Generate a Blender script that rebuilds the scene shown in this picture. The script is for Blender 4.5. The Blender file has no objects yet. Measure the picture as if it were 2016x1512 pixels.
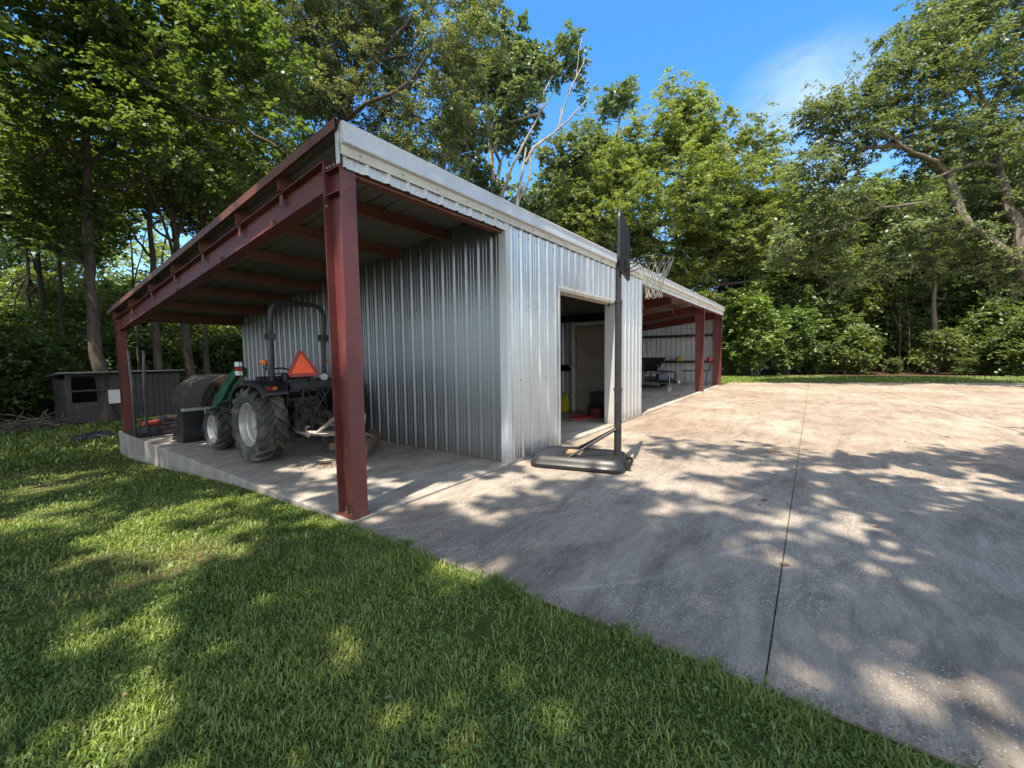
import bpy, math, random
import numpy as np
from mathutils import Vector, Matrix, noise
random.seed(5); RNG = np.random.default_rng(11)
SC = bpy.context.scene
COL = SC.collection
PI = math.pi

# ------------------------------------------------------------------ camera numbers
CAM = np.array([-2.06525, -3.27026, 1.44962]); YAW, PITCH, ROLL, F = 36.035, 4.0404, -0.74083, 815.825
def cam_axes():
    a = math.radians(YAW); p = math.radians(-PITCH)
    fw = np.array([math.cos(a)*math.cos(p), math.sin(a)*math.cos(p), math.sin(p)])
    rt = np.cross(fw, [0, 0, 1]); rt /= np.linalg.norm(rt); up = np.cross(rt, fw)
    r = math.radians(ROLL)
    return fw, rt*math.cos(r)+up*math.sin(r), -rt*math.sin(r)+up*math.cos(r)
FW, RT, UP = cam_axes()
def at(px, py, d):
    """world point seen at photo pixel (px,py), d metres ahead"""
    return CAM + d*(FW + RT*(px-1008)/F - UP*(py-756)/F)

# ------------------------------------------------------------------ materials
def newmat(name):
    m = bpy.data.materials.new(name); m.use_nodes = True
    nt = m.node_tree; nt.nodes.clear()
    out = nt.nodes.new('ShaderNodeOutputMaterial')
    return m, nt, out
class NT:
    def __init__(s, nt): s.nt = nt
    def n(s, typ, ins=None, **kw):
        nd = s.nt.nodes.new(typ)
        for k, v in kw.items(): setattr(nd, k, v)
        for k, v in (ins or {}).items():
            if hasattr(v, 'is_output') or isinstance(v, bpy.types.NodeSocket): s.nt.links.new(v, nd.inputs[k])
            else: nd.inputs[k].default_value = v
        return nd
    def noise(s, scale, detail=4, rough=.6, vec=None, dist=0):
        i = {'Scale': scale, 'Detail': detail, 'Roughness': rough, 'Distortion': dist}
        if vec is not None: i['Vector'] = vec
        return s.n('ShaderNodeTexNoise', i).outputs['Fac']
    def ramp(s, fac, stops):
        r = s.n('ShaderNodeValToRGB', {'Fac': fac}); cr = r.color_ramp
        while len(cr.elements) > 1: cr.elements.remove(cr.elements[-1])
        for i, (p, c) in enumerate(stops):
            e = cr.elements[0] if i == 0 else cr.elements.new(p)
            e.position = p; e.color = (c[0], c[1], c[2], 1) if hasattr(c, '__len__') else (c, c, c, 1)
        return r.outputs['Color']
    def mix(s, fac, a, b, mode='MIX'):
        m = s.n('ShaderNodeMix', data_type='RGBA', blend_type=mode)
        for k, v in ((0, fac), (6, a), (7, b)):
            if isinstance(v, bpy.types.NodeSocket): s.nt.links.new(v, m.inputs[k])
            elif k == 0: m.inputs[0].default_value = v
            else: m.inputs[k].default_value = (v[0], v[1], v[2], 1)
        return m.outputs[2]
    def math(s, op, a, b=0.0, clamp=False):
        m = s.n('ShaderNodeMath', operation=op, use_clamp=clamp)
        for k, v in ((0, a), (1, b)):
            if isinstance(v, bpy.types.NodeSocket): s.nt.links.new(v, m.inputs[k])
            else: m.inputs[k].default_value = v
        return m.outputs[0]
    def pos(s, scale=(1, 1, 1), rot=(0, 0, 0)):
        g = s.n('ShaderNodeNewGeometry').outputs['Position']
        return s.n('ShaderNodeMapping', {'Vector': g, 'Scale': scale, 'Rotation': rot}).outputs[0]
    def obj(s, scale=(1, 1, 1)):
        g = s.n('ShaderNodeTexCoord').outputs['Object']
        return s.n('ShaderNodeMapping', {'Vector': g, 'Scale': scale}).outputs[0]
    def bump(s, h, strength=.3, dist=.01):
        return s.n('ShaderNodeBump', {'Height': h, 'Strength': strength, 'Distance': dist}).outputs[0]

def mat(name, col, rough=.6, metal=0, var=.12, scale=8, dirt=None, dirt_amt=.3, bump=.15, bdist=.004, spec=.5):
    m, nt, out = newmat(name); g = NT(nt)
    p = g.obj()
    n1 = g.noise(scale, 5, .6, p)
    c = g.mix(1.0, col, g.ramp(n1, [(.25, 1-var*1.6), (.75, 1+var)]), 'MULTIPLY')
    if dirt:
        d = g.ramp(g.noise(scale*.45, 6, .7, p, .6), [(.48, 0), (.68, 1)])
        c = g.mix(g.math('MULTIPLY', d, dirt_amt), c, dirt)
    r = g.ramp(n1, [(.2, max(rough-.12, .03)), (.8, min(rough+.12, 1))])
    b = g.n('ShaderNodeBsdfPrincipled', {'Base Color': c, 'Roughness': r, 'Metallic': metal, 'Specular IOR Level': spec,
            'Normal': g.bump(g.noise(scale*6, 4, .6, p), bump, bdist)})
    nt.links.new(b.outputs[0], out.inputs[0]); return m

M = {}
def galv(name, col, rough, metal, dirt=(.25, .2, .15), dirt_amt=.15, rv=1.0, sv=1.0):
    m, nt, out = newmat(name); g = NT(nt)
    p = g.pos()
    n1 = g.noise(60, 2, .5, p)                    # spangle
    n2 = g.noise(1.3, 4, .6, g.pos((1, 1, .25)))   # vertical weathering
    n3 = g.noise(9, 5, .65, g.pos((1, 1, .12)))
    c = g.mix(1.0, col, g.ramp(n1, [(.3, .86), (.7, 1.06)]), 'MULTIPLY')
    c = g.mix(1.0, c, g.ramp(n2, [(.3, 1-.12*sv), (.7, 1+.05*sv)]), 'MULTIPLY')
    c = g.mix(g.math('MULTIPLY', g.ramp(n3, [(.52, 0), (.75, 1)]), dirt_amt), c, dirt)
    zz = g.n('ShaderNodeSeparateXYZ', {'Vector': p}).outputs[2]
    sp = g.math('MULTIPLY', g.ramp(zz, [(.0, .75), (.22, 0)]), g.ramp(g.noise(14, 5, .7, p), [(.3, .2), (.7, 1)]))
    c = g.mix(sp, c, (.20, .15, .10))
    r = g.ramp(n3, [(.25, rough-.07*rv), (.8, rough+.12*rv)])
    h = g.math('ADD', g.noise(2.2, 2, .5, g.pos((1, 1, .35))), g.math('MULTIPLY', n1, .02))
    b = g.n('ShaderNodeBsdfPrincipled', {'Base Color': c, 'Roughness': r, 'Metallic': metal, 'Normal': g.bump(h, .035*sv, .02)})
    nt.links.new(b.outputs[0], out.inputs[0]); return m
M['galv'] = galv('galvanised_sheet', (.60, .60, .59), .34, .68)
M['galv_shaded'] = galv('galvanised_sheet_shaded', (.235, .245, .25), .35, .80, dirt_amt=.04, rv=.1, sv=.4)  # same sheet as the front, side wall's shade put into a darker colour
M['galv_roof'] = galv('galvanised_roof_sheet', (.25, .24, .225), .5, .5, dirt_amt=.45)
M['trim'] = galv('pale_metal_trim', (.62, .62, .61), .42, .25, dirt_amt=.12)
M['cream'] = mat('cream_trim_paint', (.62, .58, .48), .5, 0, .08, 6, (.3, .22, .14), .35)
def steel(name, col, rust):
    m, nt, out = newmat(name); g = NT(nt)
    p = g.pos()
    n1 = g.noise(2.2, 5, .65, p); n2 = g.noise(26, 4, .6, p)
    c = g.mix(1.0, col, g.ramp(n1, [(.25, .72), (.75, 1.15)]), 'MULTIPLY')
    c = g.mix(g.ramp(g.noise(6, 6, .7, g.pos((1, 1, .5)), .5), [(.55, 0), (.72, rust)]), c, (.22, .085, .03))
    c = g.mix(g.ramp(g.noise(70, 2, .5, p), [(.70, 0), (.75, .6)]), c, (.45, .33, .28))
    zz = g.n('ShaderNodeSeparateXYZ', {'Vector': g.pos()}).outputs[2]
    foot = g.math('MULTIPLY', g.ramp(zz, [(.02, 1), (.35, 0)]), g.ramp(g.noise(18, 5, .7, p), [(.35, 0), (.65, 1)]))
    c = g.mix(g.math('MULTIPLY', foot, .7), c, (.13, .055, .028))
    r = g.ramp(n1, [(.2, .38), (.8, .62)])
    b = g.n('ShaderNodeBsdfPrincipled', {'Base Color': c, 'Roughness': r, 'Normal': g.bump(n2, .2, .004)})
    nt.links.new(b.outputs[0], out.inputs[0]); return m
M['red'] = steel('red_oxide_steel', (.135, .030, .028), .4)
M['redp'] = steel('red_oxide_purlin', (.180, .062, .030), .5)
M['rust'] = steel('rusty_rake_edge', (.13, .045, .026), 1.0)

def concrete(name, base, stain, streak=True):
    m, nt, out = newmat(name); g = NT(nt)
    p = g.pos()
    a = g.noise(.45, 5, .62, p, .4)
    st = g.noise(1.6, 6, .68, g.pos((1.0, 2.6, 1), (0, 0, .25)), .5)
    st2 = g.noise(7, 6, .7, g.pos((.8, 3.0, 1), (0, 0, -.3)), .3)
    fine = g.noise(120, 3, .6, p)
    br = g.noise(38, 5, .75, g.pos((.35, 2.2, 1), (0, 0, .12)), .2)
    c = g.mix(g.ramp(a, [(.36, 0), (.64, 1)]), base, stain)
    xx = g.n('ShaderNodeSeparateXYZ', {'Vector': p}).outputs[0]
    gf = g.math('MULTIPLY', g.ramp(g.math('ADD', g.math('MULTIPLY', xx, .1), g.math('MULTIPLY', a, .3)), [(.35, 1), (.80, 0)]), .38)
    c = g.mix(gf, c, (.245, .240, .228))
    c = g.mix(1.0, c, g.ramp(st, [(.32, .64), (.46, .92), (.64, 1.22)]), 'MULTIPLY')
    c = g.mix(1.0, c, g.ramp(st2, [(.28, .80), (.7, 1.14)]), 'MULTIPLY')
    c = g.mix(1.0, c, g.ramp(fine, [(.3, .80), (.7, 1.14)]), 'MULTIPLY')
    c = g.mix(1.0, c, g.ramp(br, [(.3, .86), (.7, 1.12)]), 'MULTIPLY')
    for rot_, sc_ in ((.7, 7.0), (-.5, 9.0), (1.5, 5.0)):
        sn = g.noise(sc_, 3, .7, g.pos((.25, 9.0, 1), (0, 0, rot_)), .6)
        c = g.mix(g.math('MULTIPLY', g.ramp(sn, [(.69, 0), (.72, .38)]), g.ramp(g.noise(.7, 3, .6, p), [(.42, 0), (.6, 1)])), c, (.50, .46, .40))
    c = g.mix(g.ramp(g.noise(5.5, 5, .75, p, .8), [(.64, 0), (.74, .45)]), c, (.09, .075, .06))
    v = g.n('ShaderNodeTexVoronoi', {'Vector': p, 'Scale': 48.0, 'Randomness': 1.0})
    agg = g.math('MULTIPLY', g.math('LESS_THAN', v.outputs['Distance'], .20), g.ramp(g.noise(.8, 3, .6, p), [(.38, .1), (.58, .85)]))
    c = g.mix(agg, c, (.55, .52, .47))
    # tyre scuffs: thin pale arcs
    w = g.n('ShaderNodeTexWave', {'Vector': g.pos((.35, .35, 1), (0, 0, .5)), 'Scale': 1.1, 'Distortion': 9.0, 'Detail': 1.5, 'Detail Scale': .7}, wave_type='RINGS')
    sc = g.math('MULTIPLY', g.ramp(w.outputs['Fac'], [(.985, 0), (.999, .22)]), g.ramp(g.noise(.9, 3, .6, p), [(.5, 0), (.62, 1)]))
    c = g.mix(sc, c, (.6, .54, .45))
    b = g.n('ShaderNodeBsdfPrincipled', {'Base Color': c, 'Roughness': .86, 'Specular IOR Level': .3,
            'Normal': g.bump(g.math('ADD', g.math('MULTIPLY', fine, .5), st2), .35, .006)})
    nt.links.new(b.outputs[0], out.inputs[0]); return m
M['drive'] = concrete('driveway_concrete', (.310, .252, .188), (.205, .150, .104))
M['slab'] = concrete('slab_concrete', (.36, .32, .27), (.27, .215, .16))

def ground_mat():
    m, nt, out = newmat('lawn_soil'); g = NT(nt)
    p = g.pos()
    n1 = g.noise(.7, 5, .6, p); n2 = g.noise(14, 5, .7, p); n3 = g.noise(90, 3, .6, p)
    green = g.ramp(n2, [(.3, (.030, .050, .010)), (.7, (.075, .105, .022))])
    dirt = g.ramp(n2, [(.3, (.085, .055, .032)), (.7, (.19, .135, .085))])
    f = g.ramp(n1, [(.50, 0), (.62, 1)])
    c = g.mix(g.math('MULTIPLY', f, .6), green, dirt)
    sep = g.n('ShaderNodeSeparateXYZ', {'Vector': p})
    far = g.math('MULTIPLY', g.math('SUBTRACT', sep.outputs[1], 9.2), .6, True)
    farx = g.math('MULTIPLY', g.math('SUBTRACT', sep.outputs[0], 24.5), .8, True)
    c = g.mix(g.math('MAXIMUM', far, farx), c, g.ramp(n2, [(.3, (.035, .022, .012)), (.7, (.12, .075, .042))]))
    c = g.mix(1.0, c, g.ramp(n3, [(.3, .7), (.7, 1.25)]), 'MULTIPLY')
    b = g.n('ShaderNodeBsdfPrincipled', {'Base Color': c, 'Roughness': .95, 'Specular IOR Level': .1, 'Normal': g.bump(n2, .8, .03)})
    nt.links.new(b.outputs[0], out.inputs[0]); return m
M['ground'] = ground_mat()

def leaf_mat(name, dark, light, trans=.38, gloss=.07, tcol=(1.35, 1.25, .5), rough=.5):
    m, nt, out = newmat(name); g = NT(nt)
    t = g.n('ShaderNodeAttribute', attribute_name='tone').outputs['Fac']
    c = g.ramp(t, [(0, dark), (.55, [(a+b)/2 for a, b in zip(dark, light)]), (1, light)])
    oi = g.n('ShaderNodeObjectInfo').outputs['Random']
    c = g.mix(1.0, c, g.ramp(oi, [(0, (.85, .92, .9)), (1, (1.15, 1.06, 1.0))]), 'MULTIPLY')
    d = g.n('ShaderNodeBsdfDiffuse', {'Color': c})
    tr = g.n('ShaderNodeBsdfTranslucent', {'Color': g.mix(1.0, c, tcol, 'MULTIPLY')})
    gl = g.n('ShaderNodeBsdfGlossy', {'Color': (.75, .8, .85, 1), 'Roughness': rough})
    a = g.n('ShaderNodeMixShader', {0: trans}); nt.links.new(d.outputs[0], a.inputs[1]); nt.links.new(tr.outputs[0], a.inputs[2])
    b = g.n('ShaderNodeMixShader', {0: gloss}); nt.links.new(a.outputs[0], b.inputs[1]); nt.links.new(gl.outputs[0], b.inputs[2])
    nt.links.new(b.outputs[0], out.inputs[0]); return m
M['leaf_maple'] = leaf_mat('broad_leaf', (.058, .108, .026), (.175, .245, .066), .45, .05)
M['leaf_oak'] = leaf_mat('oak_leaf', (.105, .142, .062), (.255, .300, .145), .38, .06)
M['leaf_elm'] = leaf_mat('elm_leaf', (.105, .165, .050), (.275, .350, .120), .42, .05)
M['leaf_pale'] = leaf_mat('pale_leaf', (.080, .130, .060), (.210, .270, .135), .36, .07)
M['leaf_under'] = leaf_mat('understory_leaf', (.058, .100, .026), (.180, .240, .072), .42, .04)
M['leaf_bush'] = leaf_mat('bush_leaf', (.080, .150, .030), (.230, .325, .080), .40, .05)
M['grass'] = leaf_mat('grass_blade', (.070, .138, .022), (.270, .325, .072), .30, .03, (1.2, 1.15, .5), .5)

def bark(name, a, b):
    m, nt, out = newmat(name); g = NT(nt)
    n1 = g.noise(5, 6, .7, g.pos((1, 1, .3)), .6); n2 = g.noise(1.2, 3, .6, g.pos())
    c = g.mix(n2, g.ramp(n1, [(.3, a), (.7, b)]), g.ramp(n1, [(.3, [x*.7 for x in a]), (.7, [x*1.2 for x in b])]))
    bs = g.n('ShaderNodeBsdfPrincipled', {'Base Color': c, 'Roughness': .9, 'Specular IOR Level': .15,
            'Normal': g.bump(g.noise(22, 5, .7, g.pos((1, 1, .22)), .6), .9, .03)})
    nt.links.new(bs.outputs[0], out.inputs[0]); return m
M['bark'] = bark('grey_brown_bark', (.060, .048, .036), (.20, .165, .125))
M['bark_pale'] = bark('pale_bark', (.16, .14, .12), (.42, .38, .32))
M['bark_dark'] = bark('dark_bark', (.035, .028, .022), (.12, .095, .07))

M['black'] = mat('black_plastic', (.011, .0115, .013), .48, 0, .25, 5, (.06, .055, .05), .2)
M['blackm'] = mat('black_painted_steel', (.018, .018, .020), .42, .1, .2, 9, (.12, .08, .05), .3)
M['rubber'] = mat('worn_rubber', (.036, .033, .030), .68, 0, .3, 7, (.20, .165, .12), .75, .4, .004)
M['rim_grey'] = mat('silver_rim_paint', (.46, .435, .39), .42, .35, .12, 6, (.2, .17, .13), .45)
M['green'] = mat('green_tractor_paint', (.012, .085, .040), .38, 0, .15, 5, (.08, .06, .04), .3)
M['orange_safety'] = mat('fluorescent_orange', (1.0, .125, .025), .6, 0, .04, 5)
M['red_reflect'] = mat('dark_red_reflector', (.30, .014, .010), .35, 0, .1, 20)
M['amber'] = mat('amber_lens', (.62, .16, .012), .2, 0, .08, 12)
M['oily'] = mat('oily_dark_casting', (.035, .031, .028), .55, .2, .4, 14, (.15, .10, .06), .6, .5, .006)
M['worn_steel'] = mat('worn_bare_steel', (.33, .30, .26), .5, .5, .2, 14, (.22, .10, .05), .6)
M['mud'] = mat('muddy_rusty_steel', (.12, .085, .055), .85, 0, .4, 9, (.20, .15, .10), .7, .8, .015)
M['white'] = mat('white_paint', (.72, .72, .70), .5, 0, .05, 8, (.4, .35, .3), .25)
M['net'] = mat('white_net_cord', (.50, .46, .38), .85, 0, .1, 30)
M['tan'] = mat('tan_door_panel', (.34, .285, .22), .6, 0, .22, 3, (.16, .12, .085), .6)
M['yellow'] = mat('yellow_plastic', (.52, .44, .03), .4, 0, .1, 8, (.2, .16, .06), .3)
M['hose'] = mat('red_hose', (.52, .045, .05), .4, 0, .1, 8)
M['darkred'] = mat('dark_red_plastic', (.16, .022, .020), .45, 0, .1, 8)
M['redball'] = mat('bright_red_plastic', (.45, .02, .03), .4, 0, .1, 8)
M['straw'] = mat('woven_yellow_straw', (.42, .31, .10), .8, 0, .3, 30)
M['hay'] = mat('brown_hay', (.060, .036, .022), .95, 0, .5, 26, (.07, .045, .03), .6, 1.0, .03)
M['haytop'] = mat('weathered_hay', (.060, .054, .048), .95, 0, .4, 18, (.07, .06, .05), .5, 1.0, .03)
M['greywood'] = mat('weathered_grey_boards', (.055, .050, .044), .9, 0, .3, 4, (.06, .05, .04), .6, .6, .01)
M['darkhole'] = mat('dark_board', (.03, .027, .024), .95, 0, .3, 4)
M['tin'] = mat('dull_tin_roof', (.26, .26, .26), .55, .5, .25, 3, (.12, .07, .04), .6)
M['feed'] = mat('white_board', (.62, .58, .50), .6, 0, .08, 5)
M['tarp'] = mat('dark_tarp', (.016, .016, .018), .6, 0, .3, 4, (.10, .09, .07), .3, .6, .02)
M['deadleaf'] = mat('dry_leaf', (.20, .14, .075), .85, 0, .4, 30)
M['wood'] = mat('raw_wood', (.30, .20, .11), .8, 0, .2, 8, (.14, .08, .05), .4)
M['blue'] = mat('blue_plastic', (.04, .055, .08), .45, 0, .1, 8)
M['screw'] = mat('screw_heads', (.12, .12, .12), .5, .6, .1, 8)

# ------------------------------------------------------------------ mesh helpers
class MB:
    def __init__(s): s.v = []; s.f = []; s.mi = []; s.m = 0
    def add(s, vs, fs):
        o = len(s.v); s.v += [tuple(v) for v in vs]
        for f in fs: s.f.append(tuple(i+o for i in f)); s.mi.append(s.m)
        return s
    def box(s, a, b, T=None):
        (x0, y0, z0), (x1, y1, z1) = a, b
        vs = [(x, y, z) for x in (x0, x1) for y in (y0, y1) for z in (z0, z1)]
        if T is not None: vs = [tuple(T @ Vector(v)) for v in vs]
        return s.add(vs, [(0, 1, 3, 2), (4, 6, 7, 5), (0, 4, 5, 1), (2, 3, 7, 6), (0, 2, 6, 4), (1, 5, 7, 3)])
    def cyl(s, p, q, r, r2=None, n=12, cap=True):
        return s.tube([p, q], [r, r if r2 is None else r2], n, cap)
    def tube(s, pts, rad, n=8, cap=True, closed=False):
        pts = [Vector(p) for p in pts]
        if not hasattr(rad, '__len__'): rad = [rad]*len(pts)
        k = len(pts); rings = []; ref = None
        for i, p in enumerate(pts):
            if closed: t = pts[(i+1) % k]-pts[i-1]
            else: t = pts[min(i+1, k-1)]-pts[max(i-1, 0)]
            if t.length < 1e-9: t = Vector((0, 0, 1))
            t.normalize()
            if ref is None: ref = Vector((0, 0, 1)) if abs(t.z) < .9 else Vector((1, 0, 0))
            u = ref-t*ref.dot(t)
            if u.length < 1e-4: u = t.orthogonal()
            u.normalize(); ref = u; w = t.cross(u)
            rings.append([p+(u*math.cos(2*PI*j/n)+w*math.sin(2*PI*j/n))*rad[i] for j in range(n)])
        vs = [v for r in rings for v in r]; fs = []
        for i in range(k if closed else k-1):
            for j in range(n):
                a = i*n+j; b = i*n+(j+1) % n; i2 = (i+1) % k
                fs.append((a, b, i2*n+(j+1) % n, i2*n+j))
        if cap and not closed: fs += [tuple(range(n))[::-1], tuple((k-1)*n+j for j in range(n))]
        return s.add(vs, fs)
    def lathe(s, prof, c=(0, 0, 0), axis='x', n=32, closed=False):
        vs = []; fs = []; m = len(prof)
        for i in range(n):
            a = 2*PI*i/n
            for (h, r) in prof:
                if axis == 'x': vs.append((c[0]+h, c[1]+r*math.cos(a), c[2]+r*math.sin(a)))
                else: vs.append((c[0]+r*math.cos(a), c[1]+r*math.sin(a), c[2]+h))
        for i in range(n):
            for j in range(m if closed else m-1):
                j2 = (j+1) % m; i2 = (i+1) % n
                fs.append((i*m+j, i*m+j2, i2*m+j2, i2*m+j))
        return s.add(vs, fs)
    def prism(s, poly, ext):
        """poly: list of 3D points, ext: extrusion vector"""
        n = len(poly); e = Vector(ext)
        vs = [Vector(p) for p in poly]+[Vector(p)+e for p in poly]
        fs = [tuple(range(n))[::-1], tuple(range(n, 2*n))]+[(i, (i+1) % n, (i+1) % n+n, i+n) for i in range(n)]
        return s.add(vs, fs)
    def build(s, name, mats, parent=None, smooth=False, bevel=0, loc=None):
        me = bpy.data.meshes.new(name); me.from_pydata(s.v, [], s.f)
        if not isinstance(mats, (list, tuple)): mats = [mats]
        for m in mats: me.materials.append(m)
        me.polygons.foreach_set('material_index', s.mi); me.validate()
        import bmesh
        bm = bmesh.new(); bm.from_mesh(me); bmesh.ops.recalc_face_normals(bm, faces=bm.faces); bm.to_mesh(me); bm.free()
        if smooth:
            for p in me.polygons: p.use_smooth = True
            try: me.set_sharp_from_angle(angle=math.radians(38))
            except Exception: pass
        o = bpy.data.objects.new(name, me); COL.objects.link(o)
        if parent: o.parent = parent
        if loc is not None: o.location = loc
        if bevel:
            b = o.modifiers.new('bevel', 'BEVEL'); b.width = bevel; b.segments = 2; b.limit_method = 'ANGLE'
        return o
def tag(o, label=None, cat=None, group=None, kind=None):
    for k, v in (('label', label), ('category', cat), ('group', group), ('kind', kind)):
        if v: o[k] = v
    return o
def empty(name, loc, rz=0):
    o = bpy.data.objects.new(name, None); COL.objects.link(o); o.location = loc; o.rotation_euler = (0, 0, rz)
    o.empty_display_size = .2; return o
def copy_tree(o, parent=None):
    c = o.copy(); COL.objects.link(c); c.parent = parent
    if parent: c.matrix_parent_inverse = o.matrix_parent_inverse.copy()
    for ch in list(o.children): copy_tree(ch, c)
    return c
def numesh(name, V, nper, mat_, tone=None, polys=None):
    """V: (N, nper, 3) one polygon each (or polys template per item)"""
    N = V.shape[0]
    me = bpy.data.meshes.new(name)
    me.vertices.add(N*nper); me.vertices.foreach_set('co', V.reshape(-1).astype(np.float32))
    if polys is None: polys = [tuple(range(nper))]
    lt = [len(p) for p in polys]; flat = np.array([i for p in polys for i in p]); L = len(flat)
    loops = (np.arange(N)[:, None]*nper+flat[None, :]).reshape(-1)
    me.loops.add(N*L); me.loops.foreach_set('vertex_index', loops.astype(np.int32))
    starts = np.cumsum([0]+lt[:-1])
    ps = (np.arange(N)[:, None]*L+starts[None, :]).reshape(-1)
    me.polygons.add(N*len(polys)); me.polygons.foreach_set('loop_start', ps.astype(np.int32))
    try: me.polygons.foreach_set('loop_total', np.tile(lt, N).astype(np.int32))
    except Exception: pass
    me.update(calc_edges=True)
    if tone is not None:
        a = me.attributes.new('tone', 'FLOAT', 'POINT')
        a.data.foreach_set('value', np.repeat(tone, nper).astype(np.float32))
    me.materials.append(mat_)
    return me

# ------------------------------------------------------------------ ground, driveway, slab
def gz(x, y):
    t = np.clip(y/8.5, 0, 1); t = t*t*(3-2*t)
    far = np.clip((np.asarray(x, float)-18)/4, 0, 1)
    return -.034-.42*t*(1-far*.8)
def lin(a, b, st): return list(np.arange(a, b, st))
xs = [-400, -200, -100, -50, -25]+lin(-14, 0, .5)+lin(0, 30, 1)+[30, 40, 60, 100, 200, 500]
ys = [-400, -200, -100, -50, -25]+lin(-14, 14, .5)+lin(14, 40, 2)+[40, 60, 100, 200, 500]
gv = []
for x in xs:
    for y in ys:
        z = float(gz(x, y))
        if abs(x) < 60 and abs(y) < 60 and not (-.6 < x < 24 and y < 1): z += .03*noise.noise(Vector((x*.6, y*.6, 0)))-.01
        gv.append((x, y, z))
ny = len(ys)
gf = [(i*ny+j, (i+1)*ny+j, (i+1)*ny+j+1, i*ny+j+1) for i in range(len(xs)-1) for j in range(ny-1)]
b = MB(); b.add(gv, gf); o = b.build('ground', M['ground'], smooth=True); tag(o, kind='structure')

DZ = -.02
b = MB()
def edge_x(y): return 20.2-.42*y if y > -14 else 26.1
def panel(y0, y1, xa=-.03):
    pl = [(xa, y0, DZ-.22), (edge_x(y0) if True else 0, y0, DZ-.22), (edge_x(y1), y1, DZ-.22), (xa, y1, DZ-.22)]
    b.prism(pl, (0, 0, .22))
g_ = .004
panel(-3.14+g_, -.035)
# beyond the long joint the slab is split by a joint running on towards the trees
xa, xb = 17.42, 8.85; ya, yb = -5.31, -6.25
b.prism([(-.03, -3.14-g_, DZ-.22), (-.03, -40, DZ-.22), (-.03+1, -40, DZ-.22), (2.0, -7.02, DZ-.22), (xb, yb-.0, DZ-.22), (xa, ya, DZ-.22), (22.3, -4.78, DZ-.22), (edge_x(-3.14), -3.14-g_, DZ-.22)], (0, 0, .22))
b.prism([(1.0, -40, DZ-.22), (26.1, -40, DZ-.22), (26.1, -14, DZ-.22), (22.4, -4.80, DZ-.22), (xa, ya-.02, DZ-.22), (xb, yb-.02, DZ-.22), (2.02, -7.04, DZ-.22)], (0, 0, .22))
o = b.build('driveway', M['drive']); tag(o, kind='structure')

b = MB()
b.box((-.03, -.02, -.75), (18.2, 8.12, 0.0))
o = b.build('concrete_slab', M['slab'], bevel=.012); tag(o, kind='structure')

# ------------------------------------------------------------------ metal barn
barn = tag(empty('metal_barn', (9, 4, 0)), 'long galvanised metal pole barn with red steel frame, open bays at both ends', 'barn')
INV = Matrix.Translation((-9, -4, 0))
def part(mb, name, mats, parent=None, **kw):
    o = mb.build(name, mats, **kw)
    p = parent or barn
    o.parent = p
    if p is barn: o.matrix_parent_inverse = INV
    return o
SL = .118
def roof_z(y): return 3.375-SL*y          # roof sheet pan
def raf_top(y): return roof_z(y)-.17
SP = .2286
def rib_profile(length, off=0.0, major=.026, minor=.006):
    """list of (u, h)"""
    pts = [(0, 0)]; k0 = -1
    u = off-SP
    while u < length+SP:
        for du, h in ((-.032, 0), (-.012, major), (.012, major), (.032, 0), (.074, 0), (.080, minor), (.094, minor), (.100, 0), (.128, 0), (.134, minor), (.148, minor), (.154, 0)):
            q = u+du
            if 0 < q < length: pts.append((q, h))
        u += SP
    pts.append((length, 0)); return sorted(pts)
def ribbed(mb, P, U, N, length, zb, zt, off=0, major=.026, wav=0):
    """vertical sheet from P along U (unit), ribs toward N; zb, zt functions of u"""
    pr = rib_profile(length, off, major); vs = []
    for (u, h) in pr:
        x = P[0]+U[0]*u+N[0]*h; y = P[1]+U[1]*u+N[1]*h
        vs += [(x, y, zb(u)), (x, y, zt(u))]
    mb.add(vs, [(2*i, 2*i+2, 2*i+3, 2*i+1) for i in range(len(pr)-1)])
def screws(mb, P, U, N, length, zs, off=0, skip=None):
    mb.m = 1
    u = off
    while u < length:
        for z in zs:
            if u < .05: continue
            c = (P[0]+U[0]*(u-.045)+N[0]*.001, P[1]+U[1]*(u-.045)+N[1]*.001, z)
            q = (c[0]+N[0]*.006, c[1]+N[1]*.006, z)
            mb.cyl(c, q, .008, n=6)
        u += SP
    mb.m = 0
WX = 2.32; EX = 7.52; D0, D1, DH = 3.69, 5.96, 2.47
# end partition wall facing the tractor bay
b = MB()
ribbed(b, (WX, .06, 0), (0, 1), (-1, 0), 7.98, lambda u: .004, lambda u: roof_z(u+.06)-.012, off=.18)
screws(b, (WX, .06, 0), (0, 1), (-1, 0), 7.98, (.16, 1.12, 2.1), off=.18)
part(b, 'wall', [M['galv_shaded'], M['screw']])
# front wall pieces
b = MB()
ribbed(b, (WX+.07, 0, 0), (1, 0), (0, -1), D0-WX-.07, lambda u: .004, lambda u: 3.2, off=.06)
ribbed(b, (D0, 0, 0), (1, 0), (0, -1), D1-D0, lambda u: DH+.04, lambda u: 3.2, off=.06-(D0-WX-.07)+SP*7)
ribbed(b, (D1, 0, 0), (1, 0), (0, -1), EX-D1, lambda u: .004, lambda u: 3.2, off=.14)
screws(b, (WX+.07, 0, 0), (1, 0), (0, -1), D0-WX-.07, (.14, 1.1, 2.12, 3.05), off=.06)
screws(b, (D0, 0, 0), (1, 0), (0, -1), D1-D0, (2.6, 3.05), off=.0)
screws(b, (D1, 0, 0), (1, 0), (0, -1), EX-D1, (.14, 1.1, 2.12, 3.05), off=.14)
part(b, 'wall', [M['galv'], M['screw']])
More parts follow.
